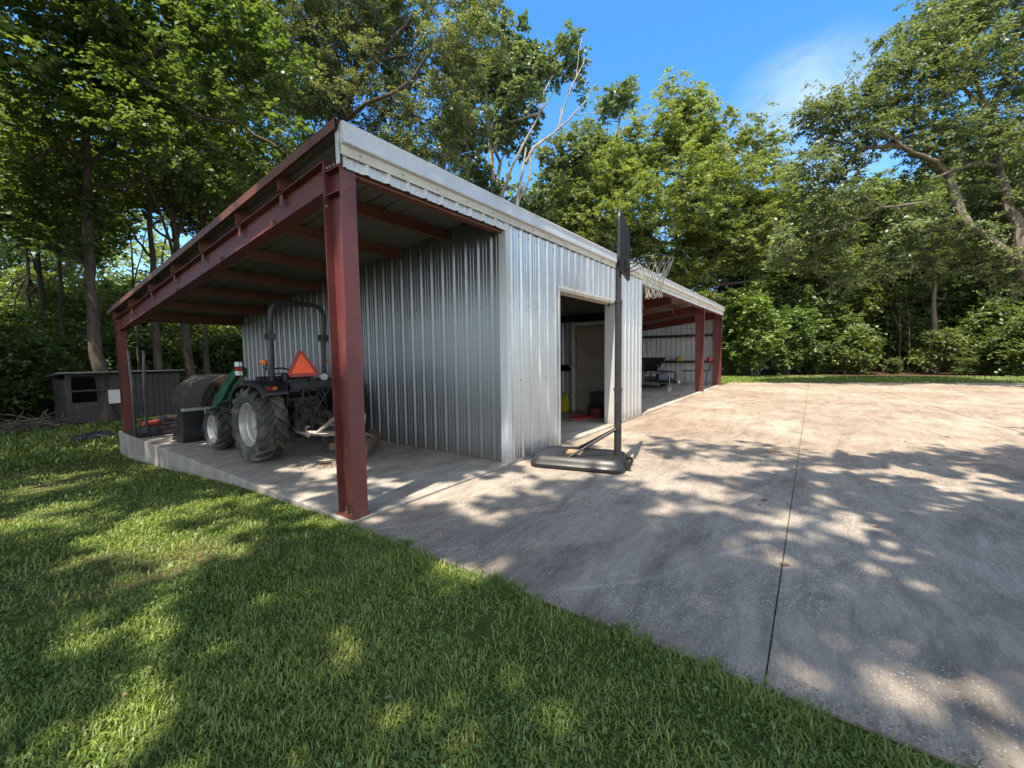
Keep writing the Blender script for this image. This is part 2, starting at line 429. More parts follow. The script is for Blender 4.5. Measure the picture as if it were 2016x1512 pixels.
# header strip over the open bays
for x0, x1 in ((.03, WX), (EX+.02, 18.1)):
    b = MB()
    ribbed(b, (x0, -.012, 0), (1, 0), (0, -1), x1-x0, lambda u: 3.045, lambda u: 3.2, off=.23)
    part(b, 'header_strip', M['trim'])
# partition facing the open carport, back wall, end wall
b = MB(); ribbed(b, (EX, .03, 0), (0, 1), (1, 0), 8.0, lambda u: .004, lambda u: roof_z(u)-.02, off=.1)
part(b, 'wall', M['galv'])
b = MB(); ribbed(b, (WX, 8.08, 0), (1, 0), (0, 1), 18.1-WX, lambda u: .004, lambda u: roof_z(8.08)-.02, off=.1)
part(b, 'wall', M['galv'])
b = MB(); ribbed(b, (18.14, .02, 0), (0, 1), (1, 0), 8.06, lambda u: .004, lambda u: roof_z(u)-.02, off=.1)
part(b, 'wall', M['galv'])
# interior partition with the inner door
IX = 7.40
b = MB()
b.m = 0
ribbed(b, (IX, 1.66, 0), (0, 1), (-1, 0), 6.4, lambda u: .004, lambda u: roof_z(u+1.66)-.2, off=.1, major=.018)
ribbed(b, (IX, .10, 0), (0, 1), (-1, 0), .55, lambda u: .004, lambda u: 3.1, off=.1, major=.018)
ribbed(b, (IX, .65, 0), (0, 1), (-1, 0), 1.01, lambda u: 2.2, lambda u: 3.1, off=.1, major=.018)
part(b, 'inner_wall', M['galv'])
b = MB()
for z in (1.02, 2.25): b.box((IX-.16, 1.72, z), (IX-.03, 8.0, z+.07)); b.box((IX-.16, 1.72, z), (IX-.15, 8.0, z+.16))
b.box((IX-.16, .1, 2.26), (IX-.03, 1.72, 2.42))
part(b, 'girt', M['blackm'])
# corner trims
b = MB()
b.prism([(WX-.026, -.026, .002), (WX+.065, -.026, .002), (WX+.065, -.022, .002), (WX-.022, -.022, .002), (WX-.022, .09, .002), (WX-.026, .09, .002)], (0, 0, 3.2))
part(b, 'corner_trim', M['trim'])
b = MB()
b.prism([(EX-.03, -.028, .002), (EX+.028, -.028, .002), (EX+.028, .16, .002), (EX+.024, .16, .002), (EX+.024, -.024, .002), (EX-.03, -.024, .002)], (0, 0, 3.2))
part(b, 'corner_trim', M['trim'])
# door frame
df = None
b = MB()
b.box((D0-.045, -.034, .002), (D0-.004, .02, DH)); b.box((D0-.004, -.030, .002), (D0+.012, .20, DH-.002))
part(b, 'door_jamb', M['trim']); b = MB()
b.box((D1-.012, -.030, .002), (D1+.004, .20, DH-.002)); b.box((D1+.004, -.034, .002), (D1+.05, .02, DH))
part(b, 'door_jamb', M['trim'])
b = MB(); b.box((D0-.05, -.042, DH+.002), (D1+.05, .02, DH+.048)); b.box((D0+.014, -.026, DH-.03), (D1-.014, .20, DH))
part(b, 'door_head_trim', M['cream'])
# inner door: frame, leaf, handle, light gap hinge
dd = empty('inner_door', (IX, 1.1, 0)); dd.parent = barn; dd.matrix_parent_inverse = INV
b = MB(); b.box((-.13, .46, .002), (.03, .56, 2.14)); b.box((-.13, -.50, 2.14), (.03, .56, 2.22)); b.box((-.13, -.50, .002), (.03, -.42, 2.14))
b.build('door_frame', M['cream'], dd, bevel=.004)
b = MB(); b.box((-.115, -.41, .01), (-.07, .42, 2.12)); b.build('door_leaf', M['tan'], dd, bevel=.004)
for z in (.3, 1.05, 1.8): b = MB(); b.box((-.135, .425, z), (-.118, .455, z+.12)); b.build('hinge', M['worn_steel'], dd)
b = MB(); b.cyl((-.118, -.34, 1.0), (-.17, -.34, 1.0), .012); b.lathe([(0, .0), (.0, .03), (.03, .03), (.04, .0)], (-.205, -.34, 1.0), n=12); b.build('handle', M['worn_steel'], dd, smooth=True)

# fascia: sculpted eave trim, flat strip
b = MB()
x0, x1 = .0, 18.13
prof = [(-.012, 3.385), (-.078, 3.392), (-.088, 3.38), (-.080, 3.345), (-.088, 3.235), (-.084, 3.222), (-.03, 3.212)]
vs = []
for x in (x0, x1): vs += [(x, y, z) for (y, z) in prof]
n = len(prof); b.add(vs, [(i, i+1, n+i+1, n+i) for i in range(n-1)]+[tuple(range(n))[::-1], tuple(range(n, 2*n))])
part(b, 'eave_trim', M['trim'])
b = MB(); b.m = 0
b.box((x0+.0, -.044, 3.135), (x1, -.036, 3.222))
b.m = 1
x = .18
while x < 18: b.cyl((x, -.046, 3.175), (x, -.053, 3.175), .007, n=6); x += SP*2
part(b, 'fascia_strip', [M['cream'], M['screw']])
# roof sheet: ribs run down the slope
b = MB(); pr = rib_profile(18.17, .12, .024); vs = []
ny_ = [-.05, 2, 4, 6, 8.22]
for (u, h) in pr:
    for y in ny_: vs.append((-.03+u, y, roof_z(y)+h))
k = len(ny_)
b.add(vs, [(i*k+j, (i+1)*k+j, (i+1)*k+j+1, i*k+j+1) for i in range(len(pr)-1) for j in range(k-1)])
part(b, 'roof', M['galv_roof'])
# rusty rake angle at the left edge and plain one at the far end
def rake(x, m, nm):
    b = MB()
    T0 = [(x, -.03, roof_z(-.03)+.028), (x, 8.24, roof_z(8.24)+.028)]
    for (dx0, dx1, dz0, dz1) in ((0, .004, -.085, .0), (.004, .03, -.085, -.081), (.004, .06, -.004, 0)):
        vs = []
        for (xx, y, z) in T0:
            vs += [(xx+dx0, y, z+dz0), (xx+dx1, y, z+dz0), (xx+dx1, y, z+dz1), (xx+dx0, y, z+dz1)]
        b.add(vs, [(0, 1, 2, 3), (7, 6, 5, 4), (0, 4, 5, 1), (1, 5, 6, 2), (2, 6, 7, 3), (3, 7, 4, 0)])
    part(b, nm, m)
rake(-.045, M['rust'], 'rake_edge')
rake(18.14, M['trim'], 'rake_edge')
# end cap of eave trim (dark end seen at the corner)
b = MB(); b.box((-.012, -.03, 3.06), (-.004, .015, 3.33)); part(b, 'end_cap', M['trim'])

# steel I members
def ibeam_v(mb, x, y, d, w, z0, z1, t=.009, d_top=None):
    """upright column: flanges face -y and +y, depth d along y, width w along x"""
    dt = d if d_top is None else d_top
    def pl(xa, xb, ya, yb, yat, ybt): 
        mb.add([(xa, ya, z0), (xb, ya, z0), (xb, yb, z0), (xa, yb, z0), (xa, yat, z1), (xb, yat, z1), (xb, ybt, z1), (xa, ybt, z1)],
               [(0, 3, 2, 1), (4, 5, 6, 7), (0, 1, 5, 4), (1, 2, 6, 5), (2, 3, 7, 6), (3, 0, 4, 7)])
    pl(x-w/2, x+w/2, y, y+t, y, y+t)
    pl(x-w/2, x+w/2, y+d-t, y+d, y+dt-t, y+dt)
    pl(x-t/2, x+t/2, y+t, y+d-t, y+t, y+dt-t)
def rafter(x, w=.14, dep=.27, y0=.25, y1=8.0):
    b = MB(); t = .01
    def bar(xa, xb, za, zb):
        vs = []
        for y in (y0, y1):
            zt = raf_top(y)-.004; vs += [(xa, y, zt+za), (xb, y, zt+za), (xb, y, zt+zb), (xa, y, zt+zb)]
        b.add(vs, [(0, 1, 2, 3), (7, 6, 5, 4), (0, 4, 5, 1), (1, 5, 6, 2), (2, 6, 7, 3), (3, 7, 4, 0)])
    bar(x-w/2, x+w/2, -t, 0); bar(x-w/2, x+w/2, -dep, -dep+t); bar(x-t/2, x+t/2, -dep+t, -t)
    return b
PURY = [1.05, 2.05, 3.2, 4.35, 5.5, 6.75, 7.95]
posts = [(.085, .24, .15), (WX+.12, .2, .14), (14.46, .26, .15), (18.04, .26, .15)]
for i, (x, d, w) in enumerate(posts):
    if i == 1: continue
    b = MB(); ibeam_v(b, x, .004, d, w, .012, 3.12, d_top=d+(.06 if i > 1 else .03))
    b.box((x-w/2-.015, -.012, .0), (x+w/2+.015, d+.03, .014))
    zt = 2.86
    b.box((x-w/2+.004, .014, zt), (x-.006, d+.0, zt+.012)); b.box((x-w/2+.004, .014, 3.06), (x-.006, d+.0, 3.072))
    po = part(b, 'post', M['red'])
    if i == 0:
        for (px_, py_) in ((x-.045, .075), (x-.045, .16), (x+.045, .16)):
            b = MB(); b.cyl((px_, py_, .012), (px_, py_, .075), .009, n=8); b.cyl((px_, py_, .014), (px_, py_, .032), .018, n=6)
            part(b, 'anchor_bolt', M['mud'], po, smooth=False)
        for (yy, zz) in ((.235, 3.02), (.235, 2.95), (.235, 2.86), (.235, 2.78), (.09, 3.1), (.15, 3.1), (.2, 3.1)):
            b = MB(); b.lathe([(-.020, 0), (-.018, .008), (-.008, .013), (0, .013)], (x-.045, yy+.03, zz), n=10); part(b, 'bolt', M['worn_steel'], po, smooth=True)
b = MB(); ibeam_v(b, .075, 7.76, .22, .13, -.02, raf_top(7.8)-.05); b.box((0, 7.73, 0), (.16, 8.03, .014)); part(b, 'post', M['red'])
for x in (.085, 7.66, 11.0, 14.46, 18.04):
    b = rafter(x)
    if x > 10:
        for y in (1.05, 3.2, 5.5):      # flange braces up to the purlins
            b.tube([(x-.05, y, raf_top(y)-.25), (x-.55, y, raf_top(y)+.10)], .022, n=4)
    part(b, 'rafter', M['red'])
b = rafter(WX+.12, y0=.05); part(b, 'rafter', M['red'])
# knee brace plate at near post top
b = MB(); b.box((.012, .245, 2.86), (.158, .262, 3.17)); part(b, 'joint_plate', M['red'])
# purlins (Z section) along x
def purlin(y, x0=-.01, x1=18.1, hz=.165):
    b = MB(); zt = roof_z(y)-.003; t = .004
    b.box((x0, y, zt-hz), (x1, y+t, zt)); b.box((x0, y-.055, zt-hz), (x1, y, zt-hz+t)); b.box((x0, y+t, zt-.0075), (x1, y+.06, zt-.0035))
    b.box((x0, y-.059, zt-hz), (x1, y-.055, zt-hz+.02))
    for xx in (.03,):
        b.box((xx, y-.012, zt-hz-.12), (xx+.006, y+.05, zt-hz))
    part(b, 'purlin', M['redp'])
for y in PURY: purlin(y)
# eave strut behind the header strip
b = MB(); b.box((.165, .03, 3.02), (18.0, .034, 3.20)); b.box((.165, .034, 3.02), (18.0, .12, 3.026)); b.box((.165, .116, 3.026), (18.0, .12, 3.05))
part(b, 'eave_strut', M['redp'])
b = MB(); zz = roof_z(8.05)-.19; b.box((.0, 8.03, zz), (18.1, 8.035, zz+.17)); b.box((.0, 7.97, zz), (18.1, 8.03, zz+.005)); part(b, 'eave_strut', M['redp'])
# clips welded on the outer rafter web
for y in (1.3, 2.7, 4.4, 6.9):
    z = raf_top(y)-.24; b = MB(); b.box((.045, y, z), (.082, y+.05, z+.06)); part(b, 'clip', M['redp'])
# girts of the end wall
for z in (1.02, 2.2):
    b = MB(); b.box((17.93, .28, z), (18.13, 8.0, z+.006)); b.box((17.93, .28, z+.006), (17.936, 8.0, z+.065)); b.box((17.93, .28, z-.05), (17.936, 8., z))
    part(b, 'girt', M['blackm'])

# ------------------------------------------------------------------ tractor
TX, TY = 1.09, 3.02
tr = tag(empty('tractor', (TX, TY, 0)), 'compact green and black tractor with roll bar and orange triangle, parked under the roof', 'tractor')
def wheel(name, x, y, R, W, rimr, side, lugs):
    w = empty(name, (x, y, R)); w.parent = tr
    h = W/2; b = MB()
    prof = [(-h*.62, rimr), (-h*.92, rimr+.03), (-h*1.04, (R+rimr)/2), (-h*.98, R*.87), (-h*.80, R*.915), (0, R*.925), (h*.80, R*.915), (h*.98, R*.87), (h*1.04, (R+rimr)/2), (h*.92, rimr+.03), (h*.62, rimr)]
    b.lathe(prof, n=48)
    for k in range(lugs):
        for s_ in (-1, 1):
            a0 = 2*PI*(k+(.5 if s_ > 0 else 0))/lugs; vs = []
            steps = 5; dw = 2*PI/lugs*.24
            for i in range(steps+1):
                t = i/steps; xx = s_*h*(-.06+1.08*t); a = a0+(2*PI/lugs)*(.95*t)*1.0
                rt_ = R*(1.0-.012*t) if t < .9 else R*.93; rb = R*.90 if t < .9 else R*.84
                for da, r in ((-dw, rb), (-dw*.8, rt_), (dw*.8, rt_), (dw, rb)):
                    vs.append((xx, r*math.cos(a+da), r*math.sin(a+da)))
            fs = []
            for i in range(steps):
                for j in range(3): fs.append((i*4+j, i*4+j+1, i*4+4+j+1, i*4+4+j))
            fs += [(0, 1, 2, 3), (steps*4+3, steps*4+2, steps*4+1, steps*4)]
            b.add(vs, fs)
    b.build('tyre', M['rubber'], w, smooth=True)
    b = MB(); s = side
    b.lathe([(s*h*.80, rimr+.018), (s*h*.84, rimr+.004), (s*h*.70, rimr-.012), (s*h*.40, rimr-.02), (s*h*.30, rimr-.045), (s*h*.05, rimr-.05), (s*h*.02, rimr*.62), (s*h*.10, rimr*.5), (s*h*.10, rimr*.26), (s*h*.42, rimr*.22), (s*h*.45, 0)], n=40)
    b.lathe([(-s*h*.80, rimr+.018), (-s*h*.4, rimr-.02), (s*h*.05, rimr-.05)], n=40)
    rm = b.build('rim', M['rim_grey'], w, smooth=True)
    for k in range(8):
        a = 2*PI*k/8; c = rimr*.38; b = MB()
        b.cyl((s*h*.10, c*math.cos(a), c*math.sin(a)), (s*h*.2, c*math.cos(a), c*math.sin(a)), .012, n=6); b.build('wheel_nut', M['worn_steel'], rm)
wheel('rear_wheel', -.57, 0, .53, .36, .29, -1, 17)
wheel('rear_wheel', .60, 0, .53, .36, .29, 1, 17)
wheel('front_wheel', -.60, 1.36, .335, .25, .205, -1, 15)
wheel('front_wheel', .60, 1.36, .335, .25, .205, 1, 15)
def tp(mb, name, m, parent=tr, **kw): return mb.build(name, m, parent, **kw)
# body
b = MB(); b.box((-.14, -.16, .34), (.14, .6, .62)); b.box((-.11, .6, .38), (.11, 1.9, .60)); b.box((-.36, -.09, .42), (.36, .09, .62)); b.cyl((-.42, 0, .53), (.42, 0, .53), .10, n=16)
b.box((-.2, -.25, .45), (.2, -.14, .80)); b.cyl((0, -.33, .50), (0, -.2, .50), .03); b.box((-.13, -.3, .62), (.13, -.16, .72)); b.box((-.45, 1.32, .28), (.45, 1.42, .37))
for sx in (-.12, .02, .13): b.cyl((sx, -.29, .55), (sx, -.29, .75), .022, n=8)
tp(b, 'chassis', M['oily'], bevel=.012)
b = MB()
hp = [(-.27, .72, .62), (.27, .72, .62), (.27, .72, 1.02), (.18, .72, 1.10), (-.18, .72, 1.10), (-.27, .72, 1.02)]
b.prism(hp, (0, 1.15, -.04)); b.box((-.25, 1.87, .55), (.25, 1.95, .98)); tp(b, 'hood', M['green'], bevel=.025)
b = MB(); b.box((-.30, .62, .62), (.30, .72, 1.16)); tp(b, 'dashboard', M['black'], bevel=.02)
b = MB(); b.tube([(0, .62, 1.0), (0, .45, 1.20)], .022); pts = [(.17*math.cos(a), .44+.17*math.sin(a)*.8, 1.20+.17*math.sin(a)*.5) for a in np.linspace(0, 2*PI, 24, endpoint=False)]
b.tube(pts, .014, n=8, closed=True); b.tube([(-.17, .44, 1.2), (.17, .44, 1.2)], .009); tp(b, 'steering_wheel', M['black'], smooth=True)
b = MB(); b.box((-.23, .02, .86), (.23, .40, .94)); b.box((-.22, -.06, .92), (.22, .04, 1.22)); tp(b, 'seat', M['black'], bevel=.035)
b = MB(); b.box((-.42, .05, .72), (.42, .75, .76)); b.box((-.26, -.12, .74), (.26, .5, .86)); tp(b, 'platform', M['oily'], bevel=.01)
# fenders
for s in (-1, 1):
    b = MB(); pts = []
    path = [(.62, .70), (.54, .98), (.40, 1.08), (.2, 1.12), (0, 1.13), (-.18, 1.12), (-.30, 1.09), (-.40, 1.03), (-.44, .97)]
    vs = []
    for i, (y, z) in enumerate(path):
        xo = .70; xi = .36
        vs += [(s*xi, y, z+.0), (s*(xo-.03), y, z), (s*xo, y, z-.03), (s*xo, y, z-.06), (s*(xo-.015), y, z-.06), (s*(xo-.04), y, z-.022), (s*xi, y, z-.02)]
    n = 7; fs = []
    for i in range(len(path)-1):
        for j in range(n): fs.append((i*n+j, i*n+(j+1) % n, (i+1)*n+(j+1) % n, (i+1)*n+j))
    fs += [tuple(range(n))[::-1], tuple((len(path)-1)*n+j for j in range(n))]
    b.add(vs, fs)
    b.add([(s*.36, .60, .60), (s*.36, .60, 1.0), (s*.36, .2, 1.11), (s*.36, -.3, 1.08), (s*.36, -.42, .96), (s*.36, -.30, .62), (s*.345, .60, .60), (s*.345, .60, 1.0), (s*.345, .2, 1.11), (s*.345, -.3, 1.08), (s*.345, -.42, .96), (s*.345, -.30, .62)],
          [(0, 1, 2, 3, 4, 5), (11, 10, 9, 8, 7, 6)]+[(i, (i+1) % 6, (i+1) % 6+6, i+6) for i in range(6)])
    fe = tp(b, 'fender', M['black'], smooth=True)
    b = MB(); T = Matrix.Translation((s*.56, -.40, 1.045)) @ Matrix.Rotation(math.radians(35), 4, 'X')
    b.box((-.075, -.012, -.03), (.075, .03, .03), T); b.build('light_housing', M['black'], fe, bevel=.006)
    b = MB(); b.box((-.065, -.022, -.02), (.0, -.010, .022), T); b.build('tail_light', M['red_reflect'], fe, bevel=.004)
    b = MB(); b.box((.008, -.022, -.02), (.062, -.010, .022), T); b.build('turn_signal', M['amber'], fe, bevel=.004)
# roll bar
b = MB()
def rb(x): return x
pts = [(-.39, 0, .62), (-.39, -.05, 1.25), (-.39, -.10, 2.02)]
for a in np.linspace(0, PI/2, 6)[1:]: pts.append((-.39+.17*(1-math.cos(a)), -.11, 2.07+.17*math.sin(a)))
pts += [(-x, y, z) for (x, y, z) in pts[::-1]]
b.tube(pts, .034, n=8); tp(b, 'roll_bar', M['blackm'], smooth=True)
for s in (-1, 1):
    b = MB(); b.box((s*.39-.05, -.13, 1.70), (s*.39+.05, .01, 1.80)); b.cyl((s*.39-.08, -.06, 1.75), (s*.39+.08, -.06, 1.75), .018)
    tp(b, 'roll_bar_hinge', M['blackm'], bevel=.008)
# warning lights
for s in (-1, 1):
    b = MB(); b.tube([(s*.39, -.03, 1.28), (s*.46, .02, 1.30), (s*.46, .04, 1.34)], .012)
    br = tp(b, 'light_bracket', M['blackm'])
    b = MB(); b.lathe([(-.035, .0), (-.033, .045), (-.02, .055), (.02, .055), (.033, .045), (.035, 0)], (s*.46+0, .03, 1.39), axis='z', n=20)
    b.build('warning_light', M['amber'], br, smooth=True)
# slow vehicle sign
sg = empty('slow_vehicle_sign', (-.14, -.42, 1.35)); sg.parent = tr; sg.rotation_euler = (math.radians(-10), 0, math.radians(-4))
def tri(r, cut):
    P = []
    for k in range(3):
        a = PI/2+2*PI*k/3; nx, nz = math.cos(a), math.sin(a); tx, tz = -nz, nx
        P += [(nx*r-tx*cut, nz*r-tz*cut), (nx*r+tx*cut, nz*r+tz*cut)]
    return P
b = MB(); b.prism([(x, 0, z-.03) for x, z in tri(.225, .035)], (0, .012, 0)); b.build('sign_border', M['red_reflect'], sg)
b = MB(); b.prism([(x, -.004, z-.03) for x, z in tri(.185, .004)], (0, .003, 0)); pl = b.build('sign_face', M['orange_safety'], sg)
b = MB(); 
for z in (.05, -.085): b = MB(); b.cyl((0, -.004, z), (0, -.009, z), .007, n=8); b.build('screw', M['screw'], sg)
b = MB(); b.box((-.02, -.41, 1.0), (.02, -.40, 1.3)); b.box((-.30, -.40, 1.0), (.36, -.30, 1.10)); b.box((-.3, -.34, .96), (.36, -.30, 1.14))
tp(b, 'rear_panel', M['black'], bevel=.006)
b = MB(); b.lathe([(-.03, 0), (-.03, .05), (.01, .055), (.05, .03), (.05, 0)], (0, 0, 0), n=16)
wl = tp(b, 'work_light', M['rim_grey'], smooth=True); wl.location = (.17, -.41, 1.16); wl.rotation_euler = (0, 0, PI/2)
# hydraulic hoses
random.seed(3)
for k in range(9):
    b = MB(); x0 = random.uniform(-.32, .34); x1 = random.uniform(-.3, .34); z0 = random.uniform(.95, 1.12)
    b.tube([(x0, -.3, z0), (x0+.02, -.38, z0-.12), ((x0+x1)/2, -.40, .78), (x1, -.32, random.uniform(.5, .65))], .009, n=6)
    tp(b, 'hose', M['black'], smooth=True)
b = MB()
for (x, y, z, x2, y2, z2) in ((-.4, .3, 1.16, -.34, .22, 1.34), (-.34, .34, 1.16, -.26, .30, 1.30), (.3, .3, 1.1, .3, .2, 1.28), (.36, .36, 1.1, .38, .3, 1.25)):
    b = MB(); b.tube([(x, y, z-.2), (x2, y2, z2)], .008); b.lathe([(-.02, 0), (-.015, .018), (.015, .018), (.02, 0)], (x2, y2, z2), axis='z', n=10); tp(b, 'control_lever', M['black'], smooth=True)
# three point linkage
for s in (-1, 1):
    b = MB(); b.tube([(s*.18, -.12, .44), (s*.30, -.50, .42), (s*.33, -.86, .40)], .020, n=6); tp(b, 'lower_link', M['worn_steel'])
    b = MB(); b.tube([(s*.16, -.15, .82), (s*.30, -.55, .46)], .016, n=6); tp(b, 'lift_rod', M['oily'])
b = MB(); b.tube([(0, -.22, .72), (0, -.80, .66)], .022, n=8); tp(b, 'top_link', M['oily'])
b = MB(); b.box((-.04, -.75, .33), (.04, -.1, .36)); tp(b, 'drawbar', M['worn_steel'])
# loader
for s in (-1, 1):
    b = MB()
    path = [(.55, 1.30), (.72, 1.34), (1.15, 1.16), (1.52, .90), (1.66, .86), (1.95, .52), (2.35, .30), (2.40, .22)]
    lo = [(.55, 1.17), (.74, 1.20), (1.05, 1.04), (1.42, .76), (1.58, .70), (1.85, .44), (2.3, .20), (2.40, .14)]
    x0 = s*.47; x1 = s*.54
    poly = [(x0, y, z) for y, z in path]+[(x0, y, z) for y, z in lo[::-1]]
    b.prism(poly, (x1-x0, 0, 0)); ar = tp(b, 'loader_arm', M['green'], bevel=.006)
    b = MB(); b.box((s*.42-.02, .62, .50), (s*.42+.02, .78, 1.10)); b.prism([(s*.44, .5, 1.1), (s*.44, .86, 1.06), (s*.44, .78, .6), (s*.44, .6, .6)], (s*.02, 0, 0)); tp(b, 'loader_post', M['blackm'])
    b = MB(); b.cyl((s*.505, .80, .85), (s*.505, 1.4, .74), .033, n=12); b.cyl((s*.505, 1.4, .74), (s*.505, 1.55, .71), .016, n=8); tp(b, 'lift_cylinder', M['blackm'], smooth=True)
    b = MB(); b.cyl((s*.505, 1.70, .98), (s*.505, 2.05, .78), .028, n=12); b.cyl((s*.505, 2.05, .78), (s*.505, 2.36, .56), .014, n=8); tp(b, 'tilt_cylinder', M['blackm'], smooth=True)
b = MB(); b.box((-.60, .50, 1.19), (-.548, .66, 1.40)); wd = tp(b, 'decal_panel', M['black'], bevel=.003)
b = MB(); b.box((-.606, .482, 1.33), (-.60, .63, 1.395)); b.box((-.606, .482, 1.20), (-.60, .63, 1.26)); b.box((-.59, .492, 1.33), (-.56, .498, 1.395)); b.box((-.59, .492, 1.20), (-.56, .498, 1.26)); b.build('decal', M['white'], wd)
b = MB(); b.box((-.606, .482, 1.27), (-.60, .63, 1.32)); b.box((-.59, .492, 1.27), (-.56, .498, 1.32)); b.build('decal', M['red_reflect'], wd)
b = MB(); 
bx0, bx1 = -.80, .80
bp = [(2.40, .03), (2.36, .10), (2.36, .50), (2.42, .54), (2.50, .54), (2.46, .45), (2.45, .14), (2.55, .06), (2.95, .03), (2.98, .01), (2.55, .0)]
b.prism([(bx0, y, z) for y, z in bp], (bx1-bx0, 0, 0))
side = [(2.40, .03), (2.36, .5), (2.5, .54), (2.70, .42), (2.98, .01)]
for x in (bx0-.008, bx1): b.prism([(x, y, z) for y, z in side], (.008, 0, 0))
b.box((bx0, 2.32, .46), (bx1, 2.36, .56)); tp(b, 'loader_bucket', M['blackm'], bevel=.004)
b = MB(); b.box((-.80, 2.28, .56), (-.42, 2.42, .60)); b.tube([(-.5, 2.27, .50), (-.5, 2.27, .60), (-.38, 2.27, .60)], .010); tp(b, 'hose_guard', M['rim_grey'])

# grader blade behind the tractor
gb = tag(empty('grader_blade', (1.55, 1.95, 0), math.radians(43)), 'muddy rusted scraper blade lying behind the right rear tyre, half hidden by the near post', 'scraper blade')
b = MB(); vs = []; n = 7
for x in (-.48, .50):
    for i in range(n):
        t = i/(n-1); a = -.9+1.8*t; vs.append((x, -.10*math.cos(a)+.03, .02+.26*t))
    for i in range(n):
        t = i/(n-1); a = -.9+1.8*t; vs.append((x, -.10*math.cos(a)+.06, .02+.26*t))
fs = []
for i in range(n-1): fs += [(i, i+1, 2*n+i+1, 2*n+i), (n+i, 3*n+i, 3*n+i+1, n+i+1), (i, n+i, n+i+1, i+1), (2*n+i, 2*n+i+1, 3*n+i+1, 3*n+i)]
fs += [(0, 2*n, 3*n, n), (n-1, 2*n-1, 4*n-1, 3*n-1)]
b.add(vs, fs); b.build('blade', M['mud'], gb, smooth=False)
b = MB(); b.box((-.06, .04, .12), (.06, .55, .22)); b.box((-.22, .0, .27), (.5, .10, .30)); b.build('frame', M['mud'], gb, bevel=.006)
# hitch frame, worn bars behind the post
hf = tag(empty('hitch_frame', (1.0, 2.0, 0)), 'worn pale steel hitch bars with yellow lettering strip, pinned behind the tractor', 'hitch')
b = MB(); b.tube([(-.26, .20, .44), (.05, .02, .40), (.45, -.05, .34)], [.03, .034, .034], n=4); b.build('bar', M['worn_steel'], hf)
b = MB(); b.tube([(-.14, .13, .43), (-.06, .05, .52), (.12, .0, .66)], .024, n=4); b.build('bar', M['worn_steel'], hf)
b = MB(); b.tube([(.12, .0, .66), (.5, -.03, .62)], .024, n=4); b.tube([(.45, -.04, .35), (.5, -.03, .62)], .024, n=4); b.tube([(.45, -.05, .34), (.62, -.02, .26)], .03, n=4); b.build('bar', M['worn_steel'], hf)
b = MB(); b.cyl((-.27, .12, .44), (-.27, .28, .44), .022, n=10); b.tube([(-.27, .15, .44), (-.28, .13, .53), (-.24, .13, .53)], .008); b.build('pin', M['worn_steel'], hf, smooth=True)
b = MB(); b.box((-.0, -.032, .375), (.22, -.026, .415)); ys_ = b.build('lettering_strip', M['yellow'], hf); ys_.rotation_euler = (0, .12, -.2)

# ------------------------------------------------------------------ basketball hoop
AX = Vector((.25, -.968, 0)).normalized(); TXv = Vector((.93, .36, 0)).normalized()
hp_ = Vector((3.0, -1.26, DZ))
hoop = tag(empty('basketball_hoop', hp_, math.atan2(AX.y, AX.x)), 'portable black basketball hoop with white net standing beside the shed doorway', 'basketball hoop')
# local frame: +x = facing direction, +y = left of it
b = MB(); L0, L1, HW = -1.10, .12, .37
def rr(x0, x1, hw, z, r, n=6):
    P = []
    for cx, cy, a0 in ((x1-r, hw-r, 0), (x0+r, hw-r, PI/2), (x0+r, -hw+r, PI), (x1-r, -hw+r, 3*PI/2)):
        for i in range(n): a = a0+PI/2*i/(n-1); P.append((cx+r*math.cos(a), cy+r*math.sin(a), z))
    return P
rings = [rr(L0+.02, L1-.02, HW-.02, .0, .12), rr(L0, L1, HW, .02, .13), rr(L0, L1, HW, .055, .13), rr(L0+.02, L1-.015, HW-.02, .075, .12), rr(L0+.03, L1-.02, HW-.03, .10, .12), rr(L0+.06, L1-.05, HW-.06, .145, .11), rr(L0+.11, L1-.09, HW-.11, .165, .10), rr(L0+.2, L1-.18, HW-.17, .16, .08), rr(L0+.3, L1-.3, HW-.24, .150, .05)]
n = len(rings[0]); vs = [p for r in rings for p in r]; fs = []
for i in range(len(rings)-1):
    for j in range(n): fs.append((i*n+j, i*n+(j+1) % n, (i+1)*n+(j+1) % n, (i+1)*n+j))
fs += [tuple(range(n))[::-1], tuple((len(rings)-1)*n+j for j in range(n))]
b.add(vs, fs); bs = b.build('base', M['black'], hoop, smooth=True)
b = MB(); b.box((-.66, -.10, .148), (-.46, .08, .172)); b.build('filler_recess', M['wood'], bs)
for sy in (-1, 1):
    b = MB(); b.lathe([(-.02, .015), (-.02, .055), (.02, .055), (.02, .015)], (0, 0, 0), n=20); o = b.build('wheel', M['black'], hoop, smooth=True)
    o.location = (.13, sy*.14, .06); o.rotation_euler = (0, 0, PI/2)
b = MB(); b.cyl((0, 0, .05), (0, 0, 1.0), .047, n=20); b.cyl((0, 0, 1.0), (0, 0, 2.12), .044, n=20); b.cyl((0, 0, 2.12), (0, 0, 2.60), .039, n=20)
for z in (1.0, 2.12): b.cyl((0, 0, z-.02), (0, 0, z+.01), .051, n=20)
pole = b.build('pole', M['blackm'], hoop, smooth=True)
b = MB(); b.cyl((-.04, 0, 2.10), (-.11, 0, 2.10), .010); b.lathe([(0, 0), (0, .035), (.02, .035), (.03, 0)], (-.13, 0, 2.10), n=12); b.build('knob', M['black'], pole, smooth=True); b = MB(); b.cyl((-.06, 0, 1.02), (.06, 0, 1.02), .01)
b.build('bolt', M['black'], pole, smooth=True)
for sy in (-1, 1):
    b = MB(); b.cyl((-.02, sy*.045, .50), (-.62, sy*.30, .12), .018, n=10); b.build('strut', M['blackm'], hoop, smooth=True)
